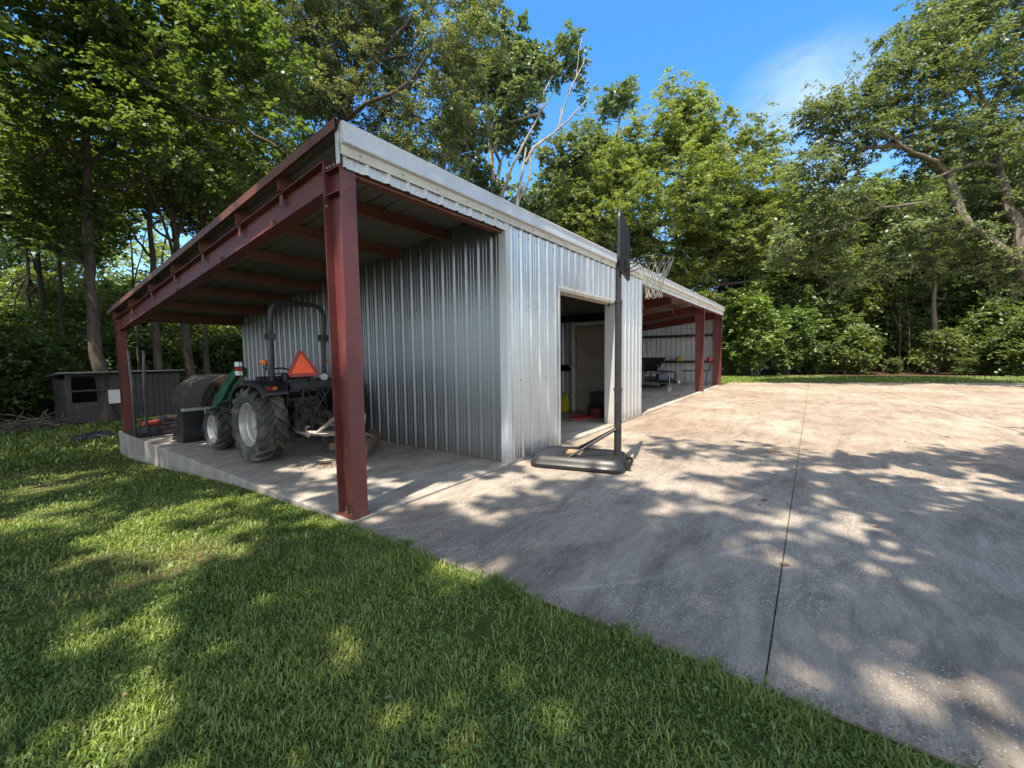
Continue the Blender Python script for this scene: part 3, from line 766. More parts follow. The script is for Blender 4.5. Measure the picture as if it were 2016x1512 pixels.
# backboard in local: plane x = .10
bb = empty('backboard', (.05, 0, 0)); bb.parent = hoop
b = MB()
outl = []
W2, Z0, Z1 = .54, 2.44, 3.10
for cx, cz, a0, r in ((W2-.16, Z1-.14, 0, .14), (-W2+.16, Z1-.14, PI/2, .14), (-W2+.10, Z0+.10, PI, .10), (W2-.10, Z0+.10, 3*PI/2, .10)):
    for i in range(6): a = a0+PI/2*i/5; outl.append((0, cx+r*math.cos(a)+(.02 if cx > 0 else -.02), cz+r*math.sin(a)))
b.prism(outl, (.035, 0, 0)); b.build('board', M['black'], bb, bevel=.01)
b = MB(); 
for (y, z, y2, z2) in ((-.3, 2.6, -.3, 2.95), (.3, 2.6, .3, 2.95), (-.3, 2.95, .3, 2.95), (-.3, 2.6, .3, 2.6)): b.tube([(-.012, y, z), (-.012, y2, z2)], .014, n=6)
b.box((-.06, -.03, 2.5), (-.0, .03, 2.72)); b.build('rear_frame', M['blackm'], bb)
RZ = 2.60; RC = .05+.035+.11+.225
b = MB(); pts = [(RC+.225*math.cos(a), .225*math.sin(a), RZ) for a in np.linspace(0, 2*PI, 40, endpoint=False)]
b.tube(pts, .009, n=8, closed=True)
b.tube([(.08, -.07, RZ), (RC-.20, -.10, RZ)], .008); b.tube([(.08, .07, RZ), (RC-.20, .10, RZ)], .008); b.tube([(.08, -.06, RZ-.13), (RC-.02, -.222, RZ)], .007); b.tube([(.08, .06, RZ-.13), (RC-.02, .222, RZ)], .007)
b.box((.083, -.08, RZ-.15), (.093, .08, RZ+.02)); rimo = b.build('rim', M['blackm'], hoop, smooth=True)
b = MB(); 
def netp(k, lev):
    a = 2*PI*k/12; rr_ = [.225, .165, .115, .098, .090, .094][lev]; zz = RZ-[0, .14, .25, .33, .40, .46][lev]
    return (RC+rr_*math.cos(a)+.01*math.sin(k*2.1), rr_*math.sin(a)+.01*math.cos(k*1.7), zz)
for k in range(12):
    b.tube([netp(k, 0), netp(k+.5, 1)], .003, n=5); b.tube([netp(k, 0), netp(k-.5, 1)], .003, n=5)
    for lv in (1, 3):
        b.tube([netp(k+.5, lv), netp(k+1, lv+1)], .0036, n=5); b.tube([netp(k+.5, lv), netp(k, lv+1)], .0036, n=5)
    for lv in (2, 4):
        b.tube([netp(k, lv), netp(k+.5, lv+1)], .0036, n=5); b.tube([netp(k, lv), netp(k-.5, lv+1)], .0036, n=5)
b.build('net', M['net'], rimo, smooth=True)

# ------------------------------------------------------------------ things in the store room
jg = tag(empty('fuel_can', (7.12, 1.85, 0)), 'yellow plastic jug with handle on the store room floor', 'jug')
b = MB(); b.box((-.10, -.17, 0), (.10, .17, .34)); b.prism([(-.09, -.15, .34), (.09, -.15, .34), (.09, .10, .34), (-.09, .10, .34)], (0, .05, .06)); b.build('body', M['yellow'], jg, bevel=.035)
b = MB(); b.tube([(0, -.14, .34), (0, -.13, .46), (0, .0, .48), (0, .05, .38)], .018); b.build('handle', M['yellow'], jg, smooth=True)
b = MB(); b.tube([(0, .14, .34), (0, .20, .52)], [.022, .014]); b.build('spout', M['white'], jg, smooth=True)
jg.scale = (1, 1, 1)
hs = tag(empty('hose', (6.3, 1.05, 0)), 'tangled red hose lying on the store room floor', 'hose')
b = MB(); random.seed(8); pts = []
for i in range(60):
    a = i*.42; r = .16+.08*math.sin(i*.9)+.05*random.random(); pts.append((r*1.5*math.cos(a)+.010*i-.1, r*math.sin(a)*.9-.006*i, .012+.02*abs(math.sin(i*1.3))))
b.tube(pts, .011, n=6)
b.build('coil', M['hose'], hs, smooth=True)
bk = tag(empty('black_crate', (6.95, .72, 0), .1), 'black plastic crate stacked on a toolbox inside the doorway', 'crate')
b = MB(); b.box((-.22, -.2, .26), (.22, .2, .56)); b.build('crate', M['black'], bk, bevel=.01)
b = MB(); b.box((-.27, -.22, 0), (.27, .24, .25)); b.build('toolbox', M['blackm'], bk, bevel=.012)
rb_ = tag(empty('red_bucket', (6.62, .68, 0)), 'dark red plastic tub on the floor beside the black crate', 'tub')
b = MB(); b.lathe([(0, 0), (0, .14), (.20, .18), (.205, .19), (.22, .19), (.22, .175), (.03, .13), (.03, 0)], axis='z', n=24); b.build('tub', M['darkred'], rb_, smooth=True)

# ------------------------------------------------------------------ carport things: trailer etc.
tl = tag(empty('utility_trailer', (15.55, 2.35, 0), math.radians(43)), 'black railed utility trailer parked in the open carport, tongue toward the post', 'trailer')
# local -x towards the coupler
b = MB()
for z in (.22, .36, .66):
    for y in (-.7, .7): b.box((-.95, y-.035, z-.035), (1.3, y+.035, z+.035))
    b.box((-.95, -.7, z-.024), (-.90, .7, z+.024)); 
for x in (-.925, 0, 1.27):
    for y in (-.7, .7): b.box((x-.032, y-.032, .20), (x+.032, y+.032, .70))
b.build('frame', M['blackm'], tl)
b = MB(); b.box((-.9, -.67, .36), (1.28, .67, .385)); b.build('deck', M['blackm'], tl)
b = MB(); b.tube([(-.9, -.6, .33), (-2.0, 0, .36)], .035, n=4); b.tube([(-.9, .6, .33), (-2.0, 0, .36)], .035, n=4); b.box((-2.3, -.045, .34), (-1.85, .045, .41)); b.build('tongue', M['blackm'], tl)
b = MB(); b.box((-2.44, -.05, .33), (-2.28, .05, .43)); b.tube([(-2.0, .05, .34), (-2.15, .06, .18), (-2.3, .0, .22), (-2.5, -.04, .12)], .012); b.build('coupler', M['worn_steel'], tl)
b = MB(); b.cyl((-1.95, .12, .08), (-1.95, .12, .62), .025); b.lathe([(-.02, 0), (-.02, .08), (.02, .08), (.02, 0)], (-1.95, .12, .08), n=16); b.tube([(-1.95, .12, .62), (-1.95, .22, .66)], .01); b.build('jack', M['worn_steel'], tl, smooth=True)
b = MB(); b.box((-1.25, -.18, .38), (-.97, .18, .62)); b.build('battery_box', M['blue'], tl, bevel=.01)
for y in (-.84, .84):
    w = empty('wheel', (.35, y, .33)); w.parent = tl; w.rotation_euler = (0, 0, PI/2)
    b = MB(); b.lathe([(-.08, .2), (-.10, .24), (-.095, .31), (-.07, .33), (.07, .33), (.095, .31), (.10, .24), (.08, .2)], n=32); b.build('tyre', M['rubber'], w, smooth=True)
    b = MB(); b.lathe([(-.07, .2), (-.04, .17), (-.02, .06), (.02, .06), (.04, .17), (.07, .2)], n=24); b.build('rim', M['white'], w, smooth=True)
b = MB(); T = Matrix.Translation((.1, .1, .68)) @ Matrix.Rotation(math.radians(36), 4, 'Y')
b.box((-.95, -.5, 0), (0, .5, .035), T); b.tube([(-.35, .4, .4), (-.35, .4, .98)], .02); b.tube([(-.35, -.2, .4), (-.35, -.2, .98)], .02); b.tube([(-.9, -.35, .66), (-1.3, 0, .36)], .03, n=4); b.build('ramp', M['blackm'], tl)
sp = tag(empty('spare_tyre', (15.9, 3.15, 1.02), .3), 'spare tyre with white rim standing on the trailer in the carport', 'tyre')
sp.location = (16.1, 2.95, .72)
b = MB(); b.lathe([(-.08, .2), (-.10, .24), (-.095, .31), (-.07, .33), (.07, .33), (.095, .31), (.10, .24), (.08, .2)], n=32); b.build('tyre', M['rubber'], sp, smooth=True)
b = MB(); b.lathe([(-.09, .2), (-.06, .18), (-.05, .07), (-.07, .05), (-.07, 0)], n=24); b.build('rim', M['white'], sp, smooth=True)
ht = tag(empty('straw_hat', (17.98, 1.69, 1.04)), 'yellow straw bundle resting on the wall rail of the carport', 'straw bundle')
b = MB(); b.lathe([(0, 0), (.0, .10), (.03, .15), (.08, .16), (.11, .11), (.12, .13), (.17, .14), (.22, .10), (.25, .0)], (0, 0, 0), axis='z', n=20); b.build('bundle', M['straw'], ht, smooth=True)
ht.name = 'straw_bundle'; ht.scale = (.6, 1.3, 1)
rc = tag(empty('red_canister', (17.99, .46, 1.04)), 'small bright red canister on the wall rail by the last post', 'canister')
b = MB(); b.lathe([(0, 0), (0, .08), (.04, .11), (.16, .11), (.2, .07), (.2, 0)], axis='z', n=20); b.build('body', M['redball'], rc, smooth=True)
b = MB(); b.cyl((0, 0, .2), (0, 0, .24), .03); b.build('cap', M['black'], rc)
sw = tag(empty('sawhorse', (17.3, .95, 0), .2), 'low dark metal bench frame against the end wall behind the carport post', 'bench frame')
b = MB(); b.box((-.08, -.6, .62), (.08, .5, .68)); b.tube([(0, -.6, .66), (0, -.68, .95)], .03, n=6); b.build('top', M['blackm'], sw)
for y in (-.5, .4):
    b = MB(); b.tube([(-.15, y, 0), (0, y, .62)], .02, n=6); b.build('leg', M['blackm'], sw)
    b = MB(); b.tube([(.15, y, 0), (0, y, .62)], .02, n=6); b.build('leg', M['blackm'], sw)

# ------------------------------------------------------------------ left rear things
rk = tag(empty('lifting_carrier', (.35, 7.0, 0)), 'flat black carrier with two tall thin uprights on the slab beside the rear post', 'carrier')
b = MB(); b.tube([(-.37, -.12, .03), (-.36, -.08, .9), (-.35, .06, 1.62)], .022, n=6); b.build('upright', M['blackm'], rk)
b = MB(); b.tube([(-.22, -.20, .03), (-.20, -.10, .9), (-.12, .10, 1.62)], .022, n=6); b.build('upright', M['blackm'], rk)
b = MB(); b.box((-.40, -.25, .02), (.55, .55, .07)); b.box((-.1, -.2, .07), (.5, .4, .16)); b.build('deck', M['blackm'], rk, bevel=.01)
rd = tag(empty('red_tool', (.30, 7.15, .16)), 'red and black power tool body lying on the flat carrier', 'tool')
b = MB(); b.box((-.18, -.12, 0), (.12, .12, .10)); b.build('body', M['darkred'], rd, bevel=.03)
b = MB(); b.box((.10, -.2, .05), (.42, .14, .16)); b.build('cover', M['blackm'], rd, bevel=.03)
hb = tag(empty('hay_bale', (2.2, 9.6, -.45), .25), 'round brown hay bale with weathered grey top behind the tractor', 'hay bale')
b = MB(); b.lathe([(-.6, 0), (-.6, .55), (-.57, .66), (.57, .66), (.6, .55), (.6, 0)], (0, 0, .66), n=40)
hb_o = b.build('bale', [M['hay'], M['haytop']], hb, smooth=True)
for p in hb_o.data.polygons:
    if abs(p.normal.x) < .5: p.material_index = 1
hb.rotation_euler = (0, 0, math.radians(102)); hb.scale = (1.1, 1.1, 1.12)
# bale ring post
# old shed
sh = tag(empty('old_shed', (1.35, 14.6, -.45)), 'small weathered grey board shed with open dark window among the trees', 'shed')
b = MB()
b.box((-1.30, 0, 0), (-1.18, .06, 1.5)); b.box((-1.18, 0, 0), (-.35, .05, .62)); b.box((-1.18, 0, 1.42), (-.35, .05, 1.5)); b.box((-.35, 0, 0), (1.35, .06, 1.45)); b.box((1.29, .06, 0), (1.35, 2.4, 1.3)); b.box((-1.3, .06, 0), (-1.24, 2.4, 1.3)); b.box((-1.24, 2.34, 0), (1.29, 2.4, 1.3))
b.box((-1.18, .01, .95), (-.35, .04, 1.0))
b.build('wall', M['greywood'], sh)
b = MB(); x = -.3
while x < 1.3: b.box((x, -.022, .02), (x+.13, -.003, 1.42)); x += .145
b.build('siding', M['greywood'], sh)
b = MB(); b.add([(-1.45, -.2, 1.52), (1.55, -.2, 1.50), (1.55, 2.6, 1.32), (-1.45, 2.6, 1.34), (-1.45, -.2, 1.56), (1.55, -.2, 1.54), (1.55, 2.6, 1.36), (-1.45, 2.6, 1.38)], [(0, 1, 2, 3), (7, 6, 5, 4), (0, 4, 5, 1), (1, 5, 6, 2), (2, 6, 7, 3), (3, 7, 4, 0)]); b.build('roof', M['tin'], sh)
wb = tag(empty('white_board', (1.02, 14.35, -.1)), 'pale white board leaning on the front of the old shed', 'board')
b = MB(); b.box((-.10, 0, .2), (.24, .03, .62)); wbp = b.build('board_panel', M['feed'], wb); b = MB(); b.box((-.1, -.0, .62), (.24, .03, .64)); b.build('board_edge', M['greywood'], wb)
# tarp
tp_ = MB(); vs = []; nx_ = 14
for i in range(nx_):
    for j in range(8):
        x = i/(nx_-1); y = j/7; h = .07*math.sin(PI*x)*math.sin(PI*y)+.06*noise.noise(Vector((x*4, y*4, 3)))*math.sin(PI*x)
        vs.append((.35-.50*x*1.6+.1*y, 10.6+1.2*y-.3*x, -.42+max(h, .0)+.005))
tp_.add(vs, [(i*8+j, (i+1)*8+j, (i+1)*8+j+1, i*8+j+1) for i in range(nx_-1) for j in range(7)])
o = tp_.build('tarp', M['tarp'], smooth=True); sol = o.modifiers.new('s', 'SOLIDIFY'); sol.thickness = .01
tag(o, 'dark crumpled tarp lying on the ground left of the rear post', 'tarp')
# brush pile
bp_ = MB(); random.seed(21)
for k in range(110):
    c = Vector((random.gauss(-.75, .35), random.gauss(14.0, .35), -.45+abs(random.gauss(0, .14)))); d = Vector((random.gauss(0, 1), random.gauss(0, 1), random.gauss(.2, .5))).normalized()*random.uniform(.15, .5)
    bp_.tube([c-d, c+d*.2+Vector((0, 0, .04)), c+d], [.014, .012, .005], n=4)
o = bp_.build('brush_pile', M['bark']); tag(o, 'heap of dry broken branches on the ground left of the old shed', 'brush pile')
# dirt and trash near the wheel
random.seed(2)
lm = MB()
def leafpoly(mb, c, s, a, curl):
    P = []
    for k in range(9):
        t = 2*PI*k/9; r = s*(.55+.45*abs(math.cos(t*2.5))); P.append((c[0]+r*math.cos(t+a), c[1]+r*.75*math.sin(t+a), c[2]+curl*abs(math.sin(t))*s))
    o = len(mb.v); mb.v += P+[(c[0], c[1], c[2]+.003)]
    for k in range(9): mb.f.append((o+k, o+(k+1) % 9, o+9)); mb.mi.append(mb.m)
leafpoly(lm, (0, 0, .003), .032, 0, .22)
first = lm.build('fallen_leaf', M['deadleaf'])
spots = [(at(1505, 985, 1), 0), (at(1495, 993, 1), 0), (at(1545, 1112, 1), 0), (at(1768, 867, 1), 0), (at(1782, 869, 1), 0), (at(1790, 866, 1), 0), (at(1755, 885, 1), 0), (at(1865, 860, 1), 0), (at(1830, 915, 1), 0),
         (at(1460, 842, 1), 0), (at(1700, 818, 1), 0), (at(1600, 800, 1), 0), (at(1725, 1037, 1), 0), (at(1680, 800, 1), 0), (at(1975, 830, 1), 0), (at(1570, 878, 1), 0), (at(1740, 830, 1), 0), (at(1650, 812, 1), 0)]
for i, (p, _) in enumerate(spots):
    d = p-CAM; t = (DZ+.002-CAM[2])/d[2]; q = CAM+d*t
    o = first if i == 0 else first.copy()
    if i: COL.objects.link(o)
    o.location = (q[0], q[1], DZ+.002); o.rotation_euler = (0, 0, random.uniform(0, 6)); s = random.uniform(.7, 1.3); o.scale = (s, s, s)
    tag(o, 'dry brown leaf lying on the concrete driveway', 'leaf', 'dry leaves scattered on the driveway')
gl = MB(); leafpoly(gl, (0, 0, 0), .030, .4, .8); o = gl.build('pale_leaf', M['deadleaf'])
d = at(604, 1122, 1)-CAM; t = (-.01-CAM[2])/d[2]; q = CAM+d*t; o.location = tuple(q); tag(o, 'single dry leaf lying on the shaded lawn', 'leaf')
# soil spilled on slab beside the wheel
st = MB(); random.seed(4)
for k in range(260):
    a = random.gauss(0, .16); c = random.gauss(0, .05); p = (1.0+a*1.0+c, 1.95-a*.35+c*1.2, .002); s = random.uniform(.004, .016)
    st.add([(p[0]-s, p[1]-s, .001), (p[0]+s, p[1]-s*.6, .001), (p[0]+s*.7, p[1]+s, .001), (p[0]-s*.8, p[1]+s*.8, .001), (p[0], p[1], .001+s*.8)], [(0, 1, 4), (1, 2, 4), (2, 3, 4), (3, 0, 4)])
o = st.build('loose_dirt', M['mud']); tag(o, 'scattered crumbs of brown soil on the slab behind the tractor', 'soil', kind='stuff')

# ------------------------------------------------------------------ trees
def unit(v): return v/np.maximum(np.linalg.norm(v, axis=-1, keepdims=True), 1e-9)
def sprays(C, R, nleaf, size, rng, flat=.5, ratio=.62, droop=.25, tonev=.18):
    """C (K,3) clump centres, R (K,) radius, nleaf leaves per clump -> V (N,4,3), tone"""
    K = len(C); ntw = 9
    az = rng.uniform(0, 2*PI, (K, ntw)); el = rng.normal(.05, .45, (K, ntw))*flat*2
    d = np.stack([np.cos(az)*np.cos(el), np.sin(az)*np.cos(el), np.sin(el)], -1)
    L = R[:, None]*rng.uniform(.45, 1.1, (K, ntw)); off = rng.normal(0, 1, (K, ntw, 3))*R[:, None, None]*np.array([.25, .25, .30])
    per = max(1, nleaf//ntw)
    t = rng.uniform(.1, 1, (K, ntw, per, 1))
    P = C[:, None, None]+off[:, :, None]+d[:, :, None]*t*L[:, :, None, None]
    P = P+rng.normal(0, 1, P.shape)*R[:, None, None, None]*np.array([.09, .09, .05])
    P[..., 2] -= droop*(t[..., 0]**2)*L[:, :, None]*.5
    side = rng.choice([-1., 1.], t.shape)*rng.uniform(.3, 1.3, t.shape)
    dd = np.broadcast_to(d[:, :, None], P.shape)
    upv = unit(rng.normal(0, .42, P.shape)+np.array([0, 0, 1.]))
    perp = unit(np.cross(upv, dd)); tan = unit(dd*np.cos(side)+perp*np.sin(side)+np.array([0, 0, -.25]))
    wv = unit(np.cross(upv, tan)); nn = np.cross(tan, wv)
    s = size*rng.uniform(.6, 1.35, t.shape)
    V = np.stack([P, P+tan*s*.5+wv*s*ratio*.5+nn*s*.10, P+tan*s, P+tan*s*.5-wv*s*ratio*.5+nn*s*.10], -2)
    tone = np.clip(.45+rng.normal(0, .16, (K, 1, 1))+rng.normal(0, tonev, V.shape[:3]), 0, 1)
    return V.reshape(-1, 4, 3), tone.reshape(-1)
def sample_blobs(blobs, n, rng, mind, shell=2.4):
    vol = np.array([b[3]*b[4]*b[5] for b in blobs]); pr = vol**.75; pr /= pr.sum(); out = []
    tries = 0
    while len(out) < n and tries < n*12:
        tries += 1
        b = blobs[rng.choice(len(blobs), p=pr)]
        u = unit(rng.normal(0, 1, 3)); r = rng.uniform(0, 1)**(1/shell)
        p = np.array(b[:3])+u*r*np.array(b[3:6])
        if noise.noise(Vector(p*.42+7.3)) < -.30: continue
        if out:
            q = np.array(out); 
            if np.min(np.sum((q-p)**2, 1)) < mind*mind: continue
        out.append(p)
    return np.array(out)
def bend(a, b, rng, sag=.12, n=5):
    a = np.array(a, float); b = np.array(b, float); L = np.linalg.norm(b-a); m = []
    o1 = rng.normal(0, 1, 3)*L*.07; 
    for i in range(n+1):
        t = i/n; p = a*(1-t)+b*t+o1*math.sin(PI*t)+rng.normal(0, 1, 3)*L*.018*(0 < i < n)
        p[2] += -sag*L*math.sin(PI*t)*(.5) ; m.append(p)
    return m
def make_tree(trunk_pts, trunk_r, blobs, nclump, rclump, nleaf, lsize, seed, nlimb=9, extra=(), flat=.5, ratio=.62, thin=1.0, mind=None, shell=2.4, clear=.0):
    """everything in coordinates local to the base; returns (trunk MB, V, tone)"""
    rng = np.random.default_rng(seed); mb = MB()
    tp_ = [np.array(p, float) for p in trunk_pts]
    # resample trunk
    T = []; 
    for i in range(len(tp_)-1):
        for k in range(4): t = k/4; T.append(tp_[i]*(1-t)+tp_[i+1]*t+rng.normal(0, .02, 3)*(i+k > 0))
    T.append(tp_[-1]); n = len(T)
    r0 = [trunk_r*(1-.80*(i/(n-1))**.9)*(1+.45*math.exp(-i*.9)) for i in range(n)]
    mb.tube(T, r0, 12)
    nodes = [(p, r) for p, r in zip(T[2:], r0[2:])]
    for path, ra, rb_ in extra:
        pp = []
        for i in range(len(path)-1):
            for k in range(3): t = k/3; pp.append(np.array(path[i])*(1-t)+np.array(path[i+1])*t+rng.normal(0, .025, 3))
        pp.append(np.array(path[-1])); rr2 = [ra+(rb_-ra)*i/(len(pp)-1) for i in range(len(pp))]
        mb.tube(pp, rr2, 8); nodes += list(zip(pp[1:], rr2[1:]))
    C = sample_blobs(blobs, nclump, rng, mind or rclump*.5, shell) if nclump else np.zeros((0, 3))
    if nlimb and len(C):
        for k in range(nlimb):
            tgt = C[rng.integers(len(C))]
            base = [i for i, p in enumerate(T) if p[2] < tgt[2]-.15*abs(tgt[2]-T[-1][2]) and i > n*.3] or [int(n*.5)]
            j = base[-1] if rng.random() < .4 else base[rng.integers(len(base))]
            P = bend(T[j], tgt, rng, .18, 6); ra = r0[j]*.62; rr2 = [ra*(1-.8*i/6) for i in range(7)]
            mb.tube(P, rr2, 7); nodes += list(zip(P[1:], rr2[1:]))
    if len(C):
        NP = np.array([p for p, r in nodes]); NR = np.array([r for p, r in nodes])
        for i, c in enumerate(C):
            d = np.linalg.norm(NP-c, axis=1)+np.maximum(0, NP[:, 2]-c[2]+.1)*1.2; j = int(np.argmin(d))
            if np.linalg.norm(NP[j]-c) < .15: continue
            P = bend(NP[j], c, rng, .10, 4); ra = min(NR[j]*.6, .045*thin); rr2 = [ra*(1-.75*q/4) for q in range(5)]
            mb.tube(P, rr2, 5, cap=False)
            if i % 2 == 0: NP = np.vstack([NP, P[2][None], P[3][None]]); NR = np.append(NR, [rr2[2], rr2[3]])
        R = rclump*rng.uniform(.7, 1.3, len(C))
        V, tone = sprays(C, R, nleaf, lsize, rng, flat, ratio)
    else: V, tone = None, None
    return mb, V, tone
def place(name, base, res, leafm, barkm, label, group=None, cat='tree'):
    mb, V, tone = res
    e = empty(name, tuple(base)); tag(e, label, cat, group)
    mb.build('trunk', barkm, e, smooth=True)
    if V is not None:
        me = numesh('crown', V, 4, leafm, tone); o = bpy.data.objects.new('crown', me); COL.objects.link(o); o.parent = e
    return e
def local(base, pts): return [tuple(np.array(p)-base) for p in pts]
def blobs_px(base, L):
    out = []
    for (px, py, d, rx, rz) in L:
        p = at(px, py, d)-base; out.append((p[0], p[1], p[2], rx, rx, rz))
    return out
def gpt(px, d, z=None):
    p = at(px, 700, d); p = np.array([p[0], p[1], 0.]); p[2] = float(gz(p[0], p[1])) if z is None else z; return p

# --- elm behind the far end of the barn
B = gpt(1345, 27)
tk = local(B, [B, at(1350, 600, 27), at(1335, 480, 27), at(1340, 330, 27), at(1337, 190, 27)])
e4 = place('elm_tree', B, make_tree(tk, .38, blobs_px(B, [
    (1337, 205, 27, 1.9, 2.2), (1345, 270, 27, 3.0, 2.6), (1262, 300, 27, 2.6, 2.4), (1205, 340, 26.5, 2.3, 2.4), (1410, 300, 27, 2.8, 2.4), (1475, 300, 27.5, 2.0, 1.7),
    (1150, 400, 26, 2.4, 2.2), (1230, 410, 25, 3.0, 2.4), (1330, 390, 25, 3.8, 2.8), (1430, 390, 26, 3.2, 2.6), (1500, 380, 26, 2.3, 2.2), (1540, 370, 27, 1.8, 1.6), (1560, 440, 27, 2.2, 2.0),
    (1110, 450, 26, 1.8, 1.8), (1190, 480, 26, 2.6, 2.0), (1290, 500, 26, 3.0, 2.4), (1380, 500, 26, 2.8, 2.4), (1480, 480, 26, 2.6, 2.4)]),
    700, .80, 340, .145, 41, nlimb=16, flat=.42, shell=2.2), M['leaf_elm'], M['bark'],
    'tall bushy bright green tree with a pointed top behind the right end of the barn')
# --- spreading oak at right
B = gpt(2060, 15)
tk = local(B, [B, at(2052, 640, 15), at(2018, 530, 15), at(1962, 478, 15.2), at(1905, 440, 15.4)])
ex = [(local(B, [at(1905, 440, 15.4), at(1880, 392, 15.5), at(1868, 345, 15.6), at(1815, 305, 15.8), at(1760, 288, 16), at(1700, 290, 16.2), at(1668, 320, 16.4)]), .17, .05),
      (local(B, [at(1868, 345, 15.6), at(1845, 320, 15.2), at(1800, 300, 15), at(1740, 262, 15)]), .08, .03),
      (local(B, [at(2018, 530, 15), at(2003, 440, 15.2), at(1985, 400, 15.4), at(1965, 330, 15.6), at(1950, 230, 15.8), at(1925, 180, 16), at(1905, 90, 16)]), .20, .05),
      (local(B, [at(1950, 230, 15.8), at(1975, 150, 15.6), at(2000, 80, 15.4)]), .11, .04),
      (local(B, [at(1965, 330, 15.6), at(1920, 320, 15.4), at(1880, 335, 15.2), at(1840, 350, 15)]), .07, .025),
      (local(B, [at(1940, 215, 15.8), at(1880, 155, 15.8), at(1830, 172, 15.6), at(1800, 165, 15.5)]), .07, .02),
      (local(B, [at(1855, 395, 15.5), at(1800, 400, 15.2), at(1740, 408, 15.0), at(1700, 385, 15)]), .06, .02)]
e5 = place('oak_tree', B, make_tree(tk, .30, blobs_px(B, [
    (1880, 20, 16, 1.7, 1.4), (1960, 10, 15.5, 2.0, 1.6), (1800, 95, 16, 1.5, 1.3), (1735, 165, 16, 1.3, 1.1), (1870, 120, 15.5, 1.6, 1.2), (1990, 120, 15.5, 1.6, 1.5),
    (1680, 200, 16.4, 1.2, .9), (1620, 235, 16.8, 1.2, .8), (1590, 270, 17, .9, .8), (1800, 225, 16, 1.5, .9), (1700, 260, 16.4, 1.5, .9), (1900, 270, 15.6, 1.5, 1.0), (2000, 280, 15.5, 1.6, 1.4),
    (1630, 330, 16.8, 1.5, 1.0), (1740, 350, 16.2, 1.6, .9), (1850, 290, 15.8, 1.3, .8), (1650, 410, 17, 1.7, 1.0), (1760, 440, 16.2, 1.8, 1.0), (1950, 400, 16.4, 1.7, 1.0), (1860, 480, 16.8, 1.7, 1.1), (1990, 520, 15.8, 1.6, 1.3), (1600, 480, 17.5, 1.7, 1.0), (2040, 400, 15.5, 1.6, 1.4), (1700, 520, 17.2, 1.7, 1.0)]),
    600, .66, 190, .135, 51, nlimb=0, extra=ex, flat=.45, ratio=.5, mind=.36, thin=.7), M['leaf_oak'], M['bark'],
    'spreading oak at the right edge with a thick crooked limb reaching left')
# --- tall fine-leaved tree just behind the barn, centre left
B = gpt(700, 17)
tk = local(B, [B, at(690, 500, 17), at(672, 240, 17), at(690, 180, 17), at(720, 60, 17), at(735, -120, 17)])
ex = [(local(B, [at(683, 200, 17), at(655, 140, 16.6), at(620, 60, 16), at(600, -40, 16)]), .14, .05), (local(B, [at(672, 240, 17), at(700, 170, 17), at(740, 120, 16.6), at(800, 50, 16.4), at(840, 10, 16)]), .15, .04),
      (local(B, [at(740, 120, 16.6), at(800, 110, 16), at(850, 60, 16)]), .07, .02)]
e2 = place('willow_oak', B, make_tree(tk, .26, blobs_px(B, [
    (570, 20, 16, 2.3, 1.8), (680, 0, 17, 2.6, 2), (800, 10, 17, 2.6, 1.9), (905, 20, 17, 1.7, 1.6), (930, 110, 17, 1.3, 1.3), (960, -20, 17.5, .9, 1.3), (600, 120, 16, 2.0, 1.4), (720, 110, 17, 2.4, 1.7), (830, 130, 17, 2.2, 1.7), (900, 200, 17, 1.5, 1.4),
    (610, 210, 16.5, 1.8, 1.2), (740, 230, 17.5, 2.0, 1.3), (840, 250, 17.5, 1.9, 1.4), (880, 330, 17.5, 1.2, 1.0), (520, 90, 15.5, 1.5, 1.3), (800, 330, 17.5, 1.3, .8), (700, -150, 17, 3, 2), (860, -120, 17, 2.4, 2)]),
    560, .66, 200, .14, 61, nlimb=6, extra=ex, flat=.7, ratio=.42, mind=.36), M['leaf_oak'], M['bark_dark'],
    'tall fine-leaved tree rising behind the near roof corner of the barn')
# --- big-leaved tree with pale limbs
B = gpt(975, 23)
tk = local(B, [B, at(975, 500, 23), at(968, 330, 23), at(960, 220, 23), at(950, 120, 23)])
ex = [(local(B, [at(968, 260, 23), at(985, 200, 23), at(1020, 130, 23), at(1032, 80, 23)]), .12, .03), (local(B, [at(970, 300, 23), at(1000, 240, 22.6), at(1060, 225, 22.4), at(1090, 180, 22)]), .11, .03),
      (local(B, [at(975, 380, 23), at(985, 320, 23.4), at(940, 220, 23.6), at(915, 150, 24)]), .12, .03)]
e3 = place('cottonwood_tree', B, make_tree(tk, .24, blobs_px(B, [
    (1005, 95, 23, 1.5, 1.1), (1055, 85, 23, 1.1, 1.0), (1075, 110, 23, .9, .8), (1115, 105, 23, 1.0, 1.1), (1128, 160, 23, .7, .8), (1060, 150, 23, 1.4, 1.1), (1000, 160, 23, 1.3, 1.2), (1030, 210, 22.6, 1.5, .9), (1085, 205, 22.6, 1.0, .6), (985, 245, 23, 1.1, .8), (930, 90, 23.5, 1.8, 1.6), (940, 170, 23.5, 1.5, 1.2), (1010, 285, 23, 1.0, .5), (905, 260, 23.5, 1.5, 1.3), (930, 350, 23.5, 1.3, 1.2), (985, 400, 23.5, 1.0, .8)]),
    280, .60, 150, .175, 71, nlimb=5, extra=ex, flat=.8, ratio=.85, mind=.40), M['leaf_pale'], M['bark_pale'],
    'tall tree with large leaves and pale forking limbs against the sky, centre')
